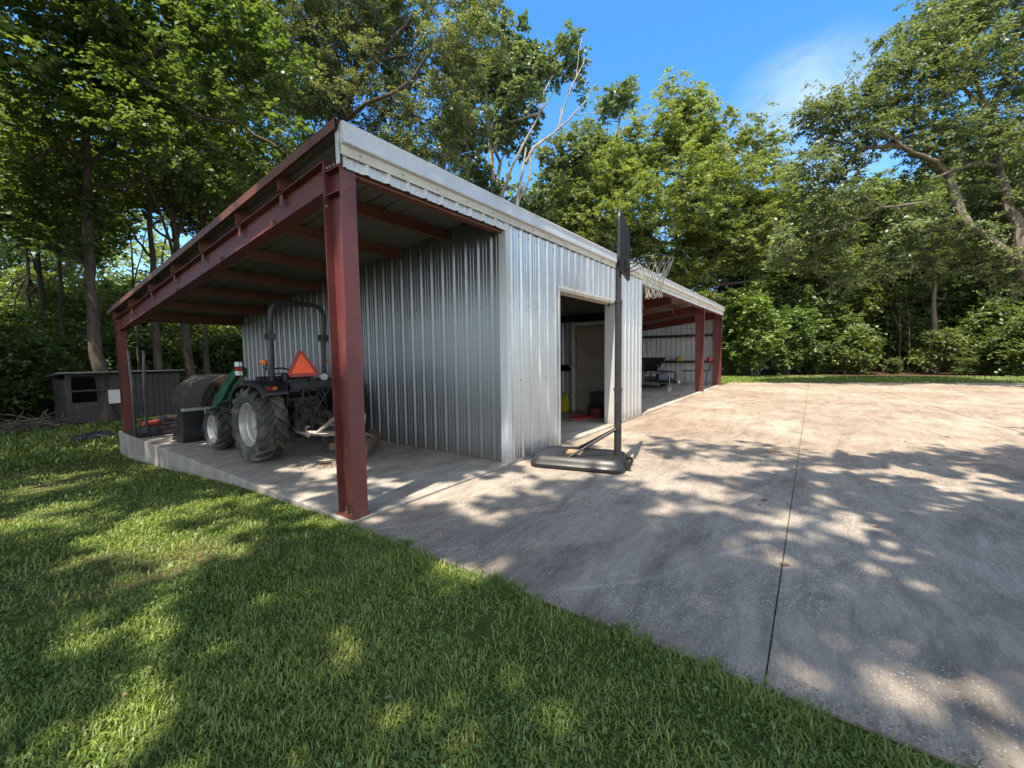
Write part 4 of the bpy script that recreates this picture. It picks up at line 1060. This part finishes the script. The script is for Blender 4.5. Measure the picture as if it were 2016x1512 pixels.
# --- dead tree
B = gpt(1012, 21.5)
tk = local(B, [B, at(1012, 520, 21.5), at(1018, 400, 21.5), at(1030, 330, 21.5), at(1036, 290, 21.5)])
ex = [(local(B, [at(1034, 320, 21.5), at(1052, 290, 21.5), at(1090, 262, 21.5), at(1120, 235, 21.5), at(1148, 205, 21.5), at(1172, 165, 21.5)]), .09, .015),
      (local(B, [at(1100, 255, 21.5), at(1108, 215, 21.4), at(1118, 190, 21.3), at(1135, 150, 21.3), at(1152, 115, 21.3), at(1170, 118, 21.3)]), .05, .012),
      (local(B, [at(1135, 150, 21.3), at(1140, 100, 21.3), at(1150, 60, 21.3)]), .02, .006), (local(B, [at(1130, 225, 21.5), at(1165, 222, 21.5), at(1190, 210, 21.4)]), .03, .008),
      (local(B, [at(1100, 255, 21.5), at(1104, 225, 21.6), at(1106, 205, 21.6)]), .04, .02), (local(B, [at(1155, 195, 21.5), at(1150, 170, 21.4), at(1160, 150, 21.4)]), .02, .006),
      (local(B, [at(1018, 400, 21.5), at(1045, 350, 21.2), at(1042, 300, 21.2)]), .07, .04)]
place('dead_tree', B, make_tree(tk, .17, [], 0, 1, 1, 1, 81, extra=ex), None, M['bark_pale'], 'bare dead tree with broken top and a leafless limb reaching right')
# --- paler tree behind elm, left shoulder
B = gpt(1200, 31)
tk = local(B, [B, at(1200, 480, 31), at(1205, 330, 31), at(1225, 210, 31)])
place('sweetgum_tree', B, make_tree(tk, .3, blobs_px(B, [(1228, 205, 31, 1.6, 1.1), (1185, 225, 31, 1.5, 1.2), (1160, 265, 31, 1.6, 1.4), (1110, 320, 30, 2.0, 1.6), (1090, 390, 30, 2.2, 2.0), (1170, 330, 31, 2.4, 2.0), (1050, 440, 29, 2.2, 2.0), (1130, 450, 30, 2.6, 2.0)]),
    260, .9, 150, .24, 91, nlimb=8, flat=.6, ratio=.7), M['leaf_pale'], M['bark_pale'], 'pale green tree between the dead limb and the pointed bushy tree')

# --- left woods: broad-leaved trees (unique meshes then copies)
def generic(seed, H, R, nc, rc, nl, ls, leafm, barkm, label, base, lean=(0, 0), group=None, name='broadleaf_tree', low=.32, ratio=.75):
    rng = np.random.default_rng(seed)
    tk = [(0, 0, 0), (lean[0]*.3, lean[1]*.3, H*.3), (lean[0]*.6, lean[1]*.6, H*.6), (lean[0], lean[1], H*.93)]
    bl = []
    for k in range(12):
        t = rng.uniform(low, .95); a = rng.uniform(0, 2*PI); rr_ = R*rng.uniform(.35, .7)*(1-.5*max(0, t-.6)); q = R*rng.uniform(.30, .5)
        bl.append((lean[0]*t+rr_*math.cos(a), lean[1]*t+rr_*math.sin(a), H*t, q, q, q*.62))
    return place(name, base, make_tree(tk, H*.0095, bl, nc, rc, nl, ls, seed, nlimb=9, flat=.5, ratio=ratio), leafm, barkm, label, group)
# near one whose crown overhangs upper left
B = gpt(205, 13.0)
tk = local(B, [B, at(192, 700, 13.0), at(178, 560, 12.9), at(170, 400, 12.6), at(172, 240, 12.2), at(230, 60, 11.6), at(270, -60, 11)])
ex = [(local(B, [at(172, 240, 12.2), at(120, 180, 11.5), at(60, 120, 11), at(0, 90, 10.5)]), .12, .04), (local(B, [at(190, 180, 12), at(260, 135, 11.4), at(340, 90, 11), at(360, 62, 10.8), at(420, 40, 10.6), at(480, 0, 10.5)]), .11, .03),
      (local(B, [at(172, 330, 12.4), at(120, 280, 11.8), at(70, 320, 11.2)]), .06, .05), (local(B, [at(260, 135, 11.4), at(330, 190, 11.2), at(400, 230, 11), at(480, 250, 10.8), at(560, 300, 10.6)]), .07, .02),
      (local(B, [at(205, 120, 11.9), at(185, 75, 11), at(230, 20, 10.6)]), .09, .05)]
eL = place('maple_tree', B, make_tree(tk, .20, blobs_px(B, [
    (30, 30, 10.5, 1.5, .9), (130, 20, 11, 1.5, .9), (240, 40, 11, 1.4, .8), (350, 20, 11, 1.4, .9), (450, 30, 11, 1.3, .8), (520, 110, 11, 1.2, .8), (60, 140, 11, 1.4, .8), (170, 130, 11.6, 1.4, .8), (290, 170, 11.4, 1.4, .8), (400, 150, 11.2, 1.3, .8), (470, 220, 11, 1.2, .7), (540, 250, 11, .9, .6),
    (50, 240, 11.5, 1.2, .7), (230, 250, 11.6, 1.4, .6), (350, 270, 11.4, 1.3, .6), (130, 340, 12, 1.3, .6), (440, 330, 11.2, .9, .5), (40, 380, 12, 1.2, .7), (250, -120, 11, 2, 1.2), (60, -100, 10.5, 1.6, 1.2), (420, -100, 11, 1.6, 1.1), (100, 460, 12.4, 1.1, .7), (200, 400, 12.4, .9, .4)]),
    430, .50, 110, .125, 101, nlimb=5, extra=ex, flat=.4, ratio=.85, mind=.30, thin=.7), M['leaf_maple'], M['bark_dark'],
    'broad-leaved tree in front of the old shed whose branches overhang the upper left')
G1 = 'broad-leaved trees of the left woods'
g1 = generic(111, 15, 4.0, 200, .70, 120, .16, M['leaf_maple'], M['bark_dark'], 'tall broad-leaved woodland tree with a dark trunk', gpt(308, 15.5), (.3, .2), G1, low=.5)
g2 = generic(112, 17, 4.5, 200, .75, 120, .16, M['leaf_maple'], M['bark_dark'], 'tall broad-leaved woodland tree with a dark trunk', gpt(374, 16.5), (-.5, .1), G1, low=.50)
g3 = generic(113, 13, 3.6, 260, .70, 120, .15, M['leaf_elm'], M['bark'], 'mid green bushy woodland tree', gpt(60, 19), (.3, -.2), 'bushy trees at the back of the woods', low=.2)
def scatter(src, lst, label=None, group=None):
    for (px, d, s, rz) in lst:
        c = copy_tree(src); p = gpt(px, d); c.location = tuple(p); c.rotation_euler = (0, 0, rz); c.scale = (s, s, s*random.uniform(.92, 1.1))
        if label: c['label'] = label
        if group: c['group'] = group
scatter(g1, [(100, 18, .95, 2.2), (560, 22, 1.1, 4.1), (780, 27, 1.05, 5.0)])
scatter(g2, [(480, 25, 1.05, 3.3), (690, 24, .95, 1.0), (160, 28, 1.0, 5.5)])
scatter(g3, [(560, 30, 1.0, 4.4), (-40, 22, 1.2, 5.2), (620, 30, 1.1, .4), (880, 30, 1.0, 3.6), (1020, 33, .9, 2.0),
             (1560, 34, 1.0, 1.0), (1680, 31, 1.0, 2.9), (1800, 30, 1.05, 4.0), (1930, 28, 1.0, 5.5), (1480, 38, 1.0, .2), (2040, 26, 1.0, 1.7), (1400, 40, .9, 3.1)])
for i, (px, d, s, rz) in enumerate([(1590, 33, .78, 1.0), (1720, 30, .72, 2.4), (1850, 29, .80, 3.7), (1990, 27, .85, 5.0), (1120, 36, .85, .6), (2090, 24, .8, 1.9), (900, 34, .8, 4.4), (1480, 40, .85, 2.9), (1660, 40, .9, .3)]):
    c = copy_tree(e4); c.location = tuple(gpt(px, d)); c.rotation_euler = (0, 0, rz); c.scale = (s*1.1, s*1.1, s)
    c['label'] = 'leafy green tree filling in behind the front row of the woods'; c['group'] = 'leafy trees behind the front row of woods'
# --- bushes
def bush(seed, R, H, nc, rc, nl, ls, leafm):
    rng = np.random.default_rng(seed); bl = []
    for k in range(9):
        a = rng.uniform(0, 2*PI); r = R*rng.uniform(.1, .6); t = rng.uniform(.15, .8); bl.append((r*math.cos(a), r*math.sin(a), H*t, R*.45, R*.45, H*.20))
    mb = MB(); C = sample_blobs(bl, nc, rng, rc*.45)
    for k in range(7):
        c = C[rng.integers(len(C))]; P = bend((rng.normal(0, .15), rng.normal(0, .15), -.1), c, rng, -.1, 5); mb.tube(P, [.035*(1-.8*i/5) for i in range(6)], 6)
    for c in C[::2]:
        P = bend((c[0]*.3, c[1]*.3, max(0, c[2]*.5)), c, rng, -.05, 3); mb.tube(P, [.012, .009, .006, .003], 4, cap=False)
    V, tone = sprays(C, rc*rng.uniform(.7, 1.3, len(C)), nl, ls, rng, .6, .7)
    V[..., 2] = np.maximum(V[..., 2], .0)
    return mb, V, tone
Bb = gpt(1490, 24.5)
b1 = place('leafy_bush', Bb, bush(201, 2.3, 5.4, 230, .55, 120, .15, None), M['leaf_bush'], M['bark'], 'tall bright green leafy bush right beside the far end of the barn', None, 'bush')
b2 = place('understory_shrub', gpt(1660, 27), bush(202, 2.4, 4.6, 130, .60, 100, .17, None), M['leaf_under'], M['bark'], 'leafy understory shrub at the shaded edge of the woods', 'understory shrubs along the wood edge', 'shrub')
b3 = place('understory_shrub', gpt(230, 19), bush(203, 2.2, 3.6, 170, .6, 100, .16, None), M['leaf_under'], M['bark_dark'], 'leafy understory shrub at the shaded edge of the woods', 'understory shrubs along the wood edge', 'shrub')
scatter(b1, [(1548, 26.5, .85, 2.2), (1600, 30, 1.15, 3.9), (1440, 27, .9, 5.4)], 'bright green leafy bush at the sunny edge of the right woods', 'bright bushes at the right wood edge')
scatter(b1, [(300, 25, 1.2, 1.0), (372, 27, 1.3, 2.0), (440, 25, 1.2, 3.0), (330, 31, 1.7, 4.0), (420, 33, 1.9, 5.0), (245, 28, 1.4, .3), (470, 29, 1.5, 1.5)], 'bright sunlit bush seen under the left roof between the trunks', 'sunlit bushes in the clearing of the left woods')
scatter(b2, [(1640, 26.5, .7, 4.9), (1850, 24.5, .6, 1.4), (2020, 22, .9, 3.3), (1580, 28, 1.3, 2.9), (1780, 31, 1.5, .1), (1900, 29, 1.5, 5.6), (1500, 33, 1.4, 1.9), (1590, 30, .9, .5), (1740, 29, 1.0, 1.8), (1830, 28, .9, 3.0), (1920, 26, 1.0, 4.2), (2010, 24, 1.05, 5.5), (1700, 34, 1.4, 2.2), (1860, 33, 1.4, .9), (1990, 31, 1.4, 3.9), (1560, 36, 1.4, 5.0), (1440, 29, 1.0, 2.5), (2090, 24, 1.1, .2)])
scatter(b3, [(-420, 13, 1.6, 1.0), (-540, 11, 1.6, 2.0), (-680, 9, 1.5, 3.0), (-360, 16, 1.6, 4.0), (-900, 8, 1.4, 5.0), (-280, 19, 1.7, 6.0), (20, 16.5, .8, .2), (95, 17, .75, 3.7), (60, 15.5, .9, .9), (140, 20, 1.1, 2.0), (320, 21, 1.0, 3.2), (420, 20, 1.0, 4.4), (470, 23, 1.2, 5.3), (0, 17, 1.3, 1.6), (380, 26, 1.4, .3), (280, 27, 1.4, 2.8), (-40, 13, .9, 4.9), (95, 24, 1.5, 3.8), (200, 30, 1.6, .6), (440, 32, 1.6, 4.9),
             (1620, 26.5, .32, 1.1), (1760, 25.5, .28, 2.1), (1900, 23.5, .28, 3.1), (1450, 26, .35, 4.1), (1980, 22.5, .3, .1), (1690, 26, .3, 5.1)])
# thin pale stems at right wood edge
G2 = 'slender bare trunks at the right wood edge'
def stem(px, d, r, h, lean, label, name='slender_tree', bm='bark_dark', group=G2):
    B = gpt(px, d); rng = np.random.default_rng(int(px*7+d))
    return place(name, B, make_tree([(0, 0, -.1), (lean*.3, 0, h*.35), (lean*.8, .1, h*.7), (lean, .2, h)], r, [], 0, 1, 1, 1, int(px), extra=[([(lean*.6, .05, h*.55), (lean*.6+.6, .4, h*.8), (lean*.6+.9, .5, h)], r*.4, r*.15)]), None, M[bm], label, group)
for (px, d, r, h, l) in ((1608, 27.5, .07, 4, .2), (1770, 27, .06, 5, -.4), (1790, 26.5, .05, 5, .3), (1950, 25.5, .16, 6, .3)):
    stem(px, d, r, h, l, 'slender bare trunk standing in the shade of the right wood edge')
stem(1835, 26, .20, 9, 0, 'thick leaning trunk inside the woods right of the carport', 'leaning_tree', 'bark', None)
for (px, d, r, h, l) in ((405, 18, .12, 12, .2), (330, 20, .08, 10, -.3), (455, 22, .10, 12, .2), (270, 17.5, .07, 9, .1), (125, 17, .10, 11, .2)):
    stem(px, d, r, h, l, 'slim straight trunk among the left woods', 'woodland_trunk', 'bark_dark', 'slim trunks in the left woods')
# --- shade trees standing left of and behind the photographer
G3 = 'shade trees beside the lawn'
g4 = generic(131, 15, 5.8, 60, .74, 190, .20, M['leaf_maple'], M['bark'], 'tall shade tree standing at the edge of the lawn beyond the picture', (-6.6, 3.5, -.2), (.5, .2), G3, low=.45)
shade = [(-.8, -8.8, 1.05, .9), (-4.6, -5.6, 1.15, 2.0), (1.2, -10.6, 1.1, 4.0), (-9.5, 8.5, 1.1, 5.1), (-10.5, -1.0, 1.1, .7), (5.5, -14.5, 1.0, 1.1), (-9.5, -10, 1.1, 3.0), (-14, 4.5, 1.2, 2.6), (-6.0, 12.5, 1.0, 1.5)]
for (x, y, s, rz) in shade:
    c = copy_tree(g4); c.location = (x, y, float(gz(x, y))); c.rotation_euler = (0, 0, rz); c.scale = (s, s, s)
    c['label'] = 'tall shade tree standing at the edge of the lawn beyond the picture'; c['group'] = G3
c = copy_tree(g1); c.location = (-4.4, 10.4, float(gz(-4.4, 10.4))); c.rotation_euler = (0, 0, 1.9); c.scale = (1.1, 1.1, .95); c['label'] = 'tall shade tree standing at the edge of the lawn beyond the picture'; c['group'] = G3
c = copy_tree(g1); c.location = (-5.2, 18.5, float(gz(-5.2, 18.5))); c.rotation_euler = (0, 0, 4.0); c.scale = (1.2, 1.2, .95); c['label'] = 'tall shade tree standing at the edge of the lawn beyond the picture'; c['group'] = G3
# --- distant woods: one leafy mass
rng = np.random.default_rng(77)
N = 1300; px = rng.uniform(-300, 2300, N); d = rng.uniform(38, 60, N); hgt = rng.uniform(0, 1, N)**.8*17
P = np.array([at(a, 700, dd_) for a, dd_ in zip(px, d)]); P[:, 2] = hgt-.3
V, tone = sprays(P, rng.uniform(1.3, 2.4, N), 90, .42, rng, .6, .7)
me = numesh('far_woods', V, 4, M['leaf_elm'], tone); o = bpy.data.objects.new('far_woods', me); COL.objects.link(o)
tag(o, 'mass of distant green woods seen between the nearer trees', 'woods', kind='stuff')

# ------------------------------------------------------------------ grass
rng = np.random.default_rng(9)
def blades(X, Y, Z, h, w, rng, toneb):
    N = len(X); az = rng.uniform(0, 2*PI, N); lean = rng.uniform(.35, 1.6, N)
    P = np.stack([X, Y, Z], -1); dh = np.stack([np.cos(az), np.sin(az), np.zeros(N)], -1); sd = np.stack([-np.sin(az), np.cos(az), np.zeros(N)], -1)
    up = np.array([0, 0, 1.]); a1 = lean*.6; a2 = lean*1.35
    h = h[:, None]; w = w[:, None]
    p1 = P+(dh*np.sin(a1)[:, None]+up*np.cos(a1)[:, None])*h*.5
    p2 = p1+(dh*np.sin(a2)[:, None]+up*np.cos(a2)[:, None])*h*.5
    V = np.stack([P-sd*w*.4, P+sd*w*.4, p1+sd*w*.5, p1-sd*w*.5, p2], 1)
    return V, toneb
def fld(X, Y, s, o=0.): return np.array([noise.noise(Vector((x*s+o, y*s, o))) for x, y in zip(X, Y)])
def lawn(n, x0, x1, y0, y1, hh, ww, dmin, dmax, keep):
    X = rng.uniform(x0, x1, n); Y = rng.uniform(y0, y1, n)
    d = np.hypot(X-CAM[0], Y-CAM[1]); k = (d >= dmin) & (d < dmax) & keep(X, Y); X = X[k]; Y = Y[k]
    f = fld(X, Y, 1.1); f2 = fld(X, Y, 4.5, 5.); f3 = fld(X, Y, .55, 9.)
    thin = f*.5+f2*.35
    thin = thin+np.clip((Y-2.2)*.10, 0, .30)*((X < 0) & (Y < 9))
    k = rng.uniform(0, 1, len(X)) > np.clip((thin-.12)*2.6, 0, .93); X, Y, f, f2, f3 = X[k], Y[k], f[k], f2[k], f3[k]
    h = hh*rng.uniform(.5, 1.35, len(X))*(1+.5*f2); w = ww*rng.uniform(.6, 1.3, len(X))
    tone = np.clip(.40+.38*f3+.35*f2+rng.normal(0, .20, len(X)), 0, 1); dry = rng.uniform(0, 1, len(X)) < .03+.10*np.clip(f, 0, 1); tone[dry] = 1
    Z = gz(X, Y)+.0; Z = np.where(X > -.03, np.where(Y < 0, DZ, Z), Z)
    return blades(X, Y, Z-.004, h, w, rng, tone)
def inview(X, Y, m=1.0):
    dx = X-CAM[0]; dy = Y-CAM[1]; f = dx*FW[0]+dy*FW[1]; r = np.abs(dx*RT[0]+dy*RT[1]); return (f > .2) & (r < f*1.235*1.15+m)
def eg(Y): return np.array([-.03+.07*noise.noise(Vector((y*2.1, 3, 0)))+.06*noise.noise(Vector((y*9, 8, 0)))+.03*noise.noise(Vector((y*28, 1, 0)))+.02 for y in Y])
def keepL(X, Y):
    e = eg(Y); lim = np.where(Y < -.02, e-.045-.015*np.clip((-2.9-Y)*2, 0, 1)+rng.normal(0, .012, len(Y)), -.035); return (X < lim) & inview(X, Y)
parts_ = []
parts_.append(lawn(330000, -4.2, .15, -5.6, 1.5, .038, .0054, 0, 3.6, keepL))
def shf(Y): return -.030-.015*np.clip((-2.9-Y)*2, 0, 1)
def keepE(X, Y): return (X < eg(Y)+shf(Y)+rng.normal(0, .022, len(X))) & (X > eg(Y)+shf(Y)-.12) & inview(X, Y)
parts_.append(lawn(26000, -.3, .1, -4.6, -.02, .055, .0056, 0, 9, keepE))
parts_.append(lawn(260000, -7.5, .15, -6.5, 6.0, .042, .0078, 3.6, 6.8, keepL))
parts_.append(lawn(130000, -9, .1, -6, 10.0, .055, .013, 6.8, 13, keepL))
def keepR(X, Y): return (X > 20.35-.42*Y+rng.normal(0, .05, len(X))) & (X < 27-.3*Y) & inview(X, Y)
parts_.append(lawn(90000, 19, 32, -14, 6, .07, .03, 0, 60, keepR))
def keepB(X, Y): return inview(X, Y) & ((X < -.1) | (Y > 8.2)) & (X < 4)
parts_.append(lawn(30000, -5, 4, 8, 14, .11, .025, 0, 60, keepB))
# clumpy weeds at the slab edge
V = np.concatenate([p[0] for p in parts_]); T_ = np.concatenate([p[1] for p in parts_])
me = numesh('lawn_grass', V, 5, M['grass'], T_, polys=[(0, 1, 2, 3), (3, 2, 4)])
o = bpy.data.objects.new('lawn_grass', me); COL.objects.link(o); tag(o, 'short green lawn grass with drier patches', 'grass', kind='stuff')
# broadleaf clover tufts and joint weeds
X = rng.uniform(-4.5, -.1, 26000); Y = rng.uniform(-5, 6, 26000); k = (fld(X, Y, 1.6, 20.) > .05); X = X[k]; Y = Y[k]
XJ = rng.uniform(.1, 5, 260); YJ = -3.14+rng.normal(0, .004, 260); kk = fld(XJ, YJ, 3., 2.) > -.05
X = np.concatenate([X, XJ[kk]]); Y = np.concatenate([Y, YJ[kk]]); n = len(X)
Z = np.where(X > 0, DZ-.004, gz(X, Y)+rng.uniform(.015, .05, n)); az = rng.uniform(0, 2*PI, n); s = np.where(X > 0, .009, .020)*rng.uniform(.6, 1.2, n)
P = np.stack([X, Y, Z], -1); tn = np.stack([np.cos(az), np.sin(az), rng.uniform(-.3, .5, n)], -1)*s[:, None]; wn = np.stack([-np.sin(az), np.cos(az), rng.uniform(-.3, .3, n)], -1)*s[:, None]*.45
V = np.stack([P, P+tn*.5+wn, P+tn, P+tn*.5-wn], 1)
me = numesh('clover', V, 4, M['leaf_bush'], rng.uniform(.2, .9, n)); o = bpy.data.objects.new('clover', me); COL.objects.link(o); tag(o, 'small broad-leaved weeds scattered through the lawn and joint', 'weeds', kind='stuff')
n = 2600; Y = rng.uniform(-4.6, .0, n); X = -.03+np.abs(rng.normal(0, .07, n)); az = rng.uniform(0, 2*PI, n); s = rng.uniform(.004, .018, n)
P = np.stack([X, Y, np.full(n, DZ+.0015)], -1); tn = np.stack([np.cos(az), np.sin(az), rng.uniform(0, .25, n)], -1)*s[:, None]; wn = np.stack([-np.sin(az), np.cos(az), np.zeros(n)], -1)*s[:, None]*.16
V = np.stack([P, P+tn*.5+wn, P+tn, P+tn*.5-wn], 1)
me = numesh('grass_clippings', V, 4, M['deadleaf']); o = bpy.data.objects.new('grass_clippings', me); COL.objects.link(o); tag(o, 'dry grass clippings scattered along the concrete edge', 'clippings', kind='stuff')
# leaf litter under the left woods
n = 5000; LX = rng.uniform(-4.2, -.2, 90); LY = rng.uniform(-4.5, 5, 90); X = rng.uniform(-4, 5, n); Y = rng.uniform(8.4, 19, n); k = ~((X > -.1) & (Y < 8.3)); X = X[k]; Y = Y[k]
X2 = rng.uniform(-4, -.3, 900); Y2 = rng.uniform(2, 9, 900); X = np.concatenate([X, X2]); Y = np.concatenate([Y, Y2]); X = np.concatenate([X, LX]); Y = np.concatenate([Y, LY]); n = len(X)
Z = gz(X, Y)+rng.uniform(.015, .045, n); az = rng.uniform(0, 2*PI, n); s = np.where(Y > 8.3, .05, .030)*rng.uniform(.6, 1.3, n)
P = np.stack([X, Y, Z], -1); tn = np.stack([np.cos(az), np.sin(az), rng.uniform(-.2, .6, n)], -1)*s[:, None]; wn = np.stack([-np.sin(az), np.cos(az), rng.uniform(-.6, .6, n)], -1)*s[:, None]*.26
V = np.stack([P, P+tn*.5+wn, P+tn, P+tn*.5-wn], 1)
me = numesh('leaf_litter', V, 4, M['deadleaf']); o = bpy.data.objects.new('leaf_litter', me); COL.objects.link(o); tag(o, 'brown fallen leaves covering the ground under the woods', 'leaf litter', kind='stuff')

# ------------------------------------------------------------------ sky, sun, camera
w = bpy.data.worlds.new('World'); SC.world = w; w.use_nodes = True; nt = w.node_tree
sk = nt.nodes.new('ShaderNodeTexSky'); sk.sky_type = 'NISHITA'; sk.sun_disc = False
SUN = Vector((-.41, -.07, 1)).normalized(); el = math.asin(SUN.z)
sk.sun_elevation = el; sk.sun_rotation = math.atan2(SUN.x, SUN.y) % (2*PI); sk.air_density = 1.0; sk.dust_density = .6; sk.ozone_density = 3.0; sk.altitude = 60
bg = nt.nodes['Background']; bg.inputs[1].default_value = .11; hsv = nt.nodes.new('ShaderNodeHueSaturation'); hsv.inputs['Saturation'].default_value = 1.3; nt.links.new(sk.outputs[0], hsv.inputs['Color']); 
g = NT(nt); dirv = g.n('ShaderNodeTexCoord').outputs['Generated']
wd_ = Vector(tuple(at(1590, 250, 1)-CAM)).normalized()
dt = g.n('ShaderNodeVectorMath', {0: dirv, 1: tuple(wd_)}, operation='DOT_PRODUCT').outputs['Value']
cl = g.math('MULTIPLY', g.ramp(dt, [(.990, 0), (.9995, .45)]), g.ramp(g.noise(5, 5, .6, g.n('ShaderNodeMapping', {'Vector': dirv, 'Scale': (1, 1, 2.5)}).outputs[0], .5), [(.35, 0), (.65, 1)]))
sky_c = g.mix(cl, hsv.outputs[0], (3.6, 3.9, 4.2))
# unseen broken cloud added behind the photographer as fill light for the shade
db = g.n('ShaderNodeVectorMath', {0: dirv, 1: (-.76, -.62, .15)}, operation='DOT_PRODUCT').outputs['Value']
nb = g.noise(2.6, 5, .6, g.n('ShaderNodeMapping', {'Vector': dirv, 'Scale': (1, 1, 1.8)}).outputs[0], .3)
cb = g.math('MULTIPLY', g.ramp(db, [(.02, 0), (.30, 1)]), g.ramp(nb, [(.34, .15), (.58, 1)]))
sky_c = g.mix(cb, sky_c, (6.9, 7.4, 8.2)); nt.links.new(sky_c, bg.inputs[0])
sl = bpy.data.lights.new('sun', 'SUN'); sl.energy = 3.5; sl.angle = math.radians(.53); sl.color = (1.0, .90, .75)
so = bpy.data.objects.new('sun', sl); COL.objects.link(so); so.rotation_euler = SUN.to_track_quat('Z', 'Y').to_euler()
cd = bpy.data.cameras.new('camera'); co = bpy.data.objects.new('camera', cd); COL.objects.link(co)
cd.sensor_width = 36; cd.lens = 36*F/2016; cd.clip_start = .05; cd.clip_end = 2000
mw = Matrix(((RT[0], UP[0], -FW[0], CAM[0]), (RT[1], UP[1], -FW[1], CAM[1]), (RT[2], UP[2], -FW[2], CAM[2]), (0, 0, 0, 1)))
co.matrix_world = mw; SC.camera = co
SC.view_settings.view_transform = 'Standard'; SC.view_settings.look = 'None'; SC.view_settings.exposure = 1.70; SC.view_settings.gamma = 1
SC.cycles.max_bounces = 7; SC.cycles.diffuse_bounces = 4; SC.cycles.glossy_bounces = 3; SC.cycles.transmission_bounces = 4
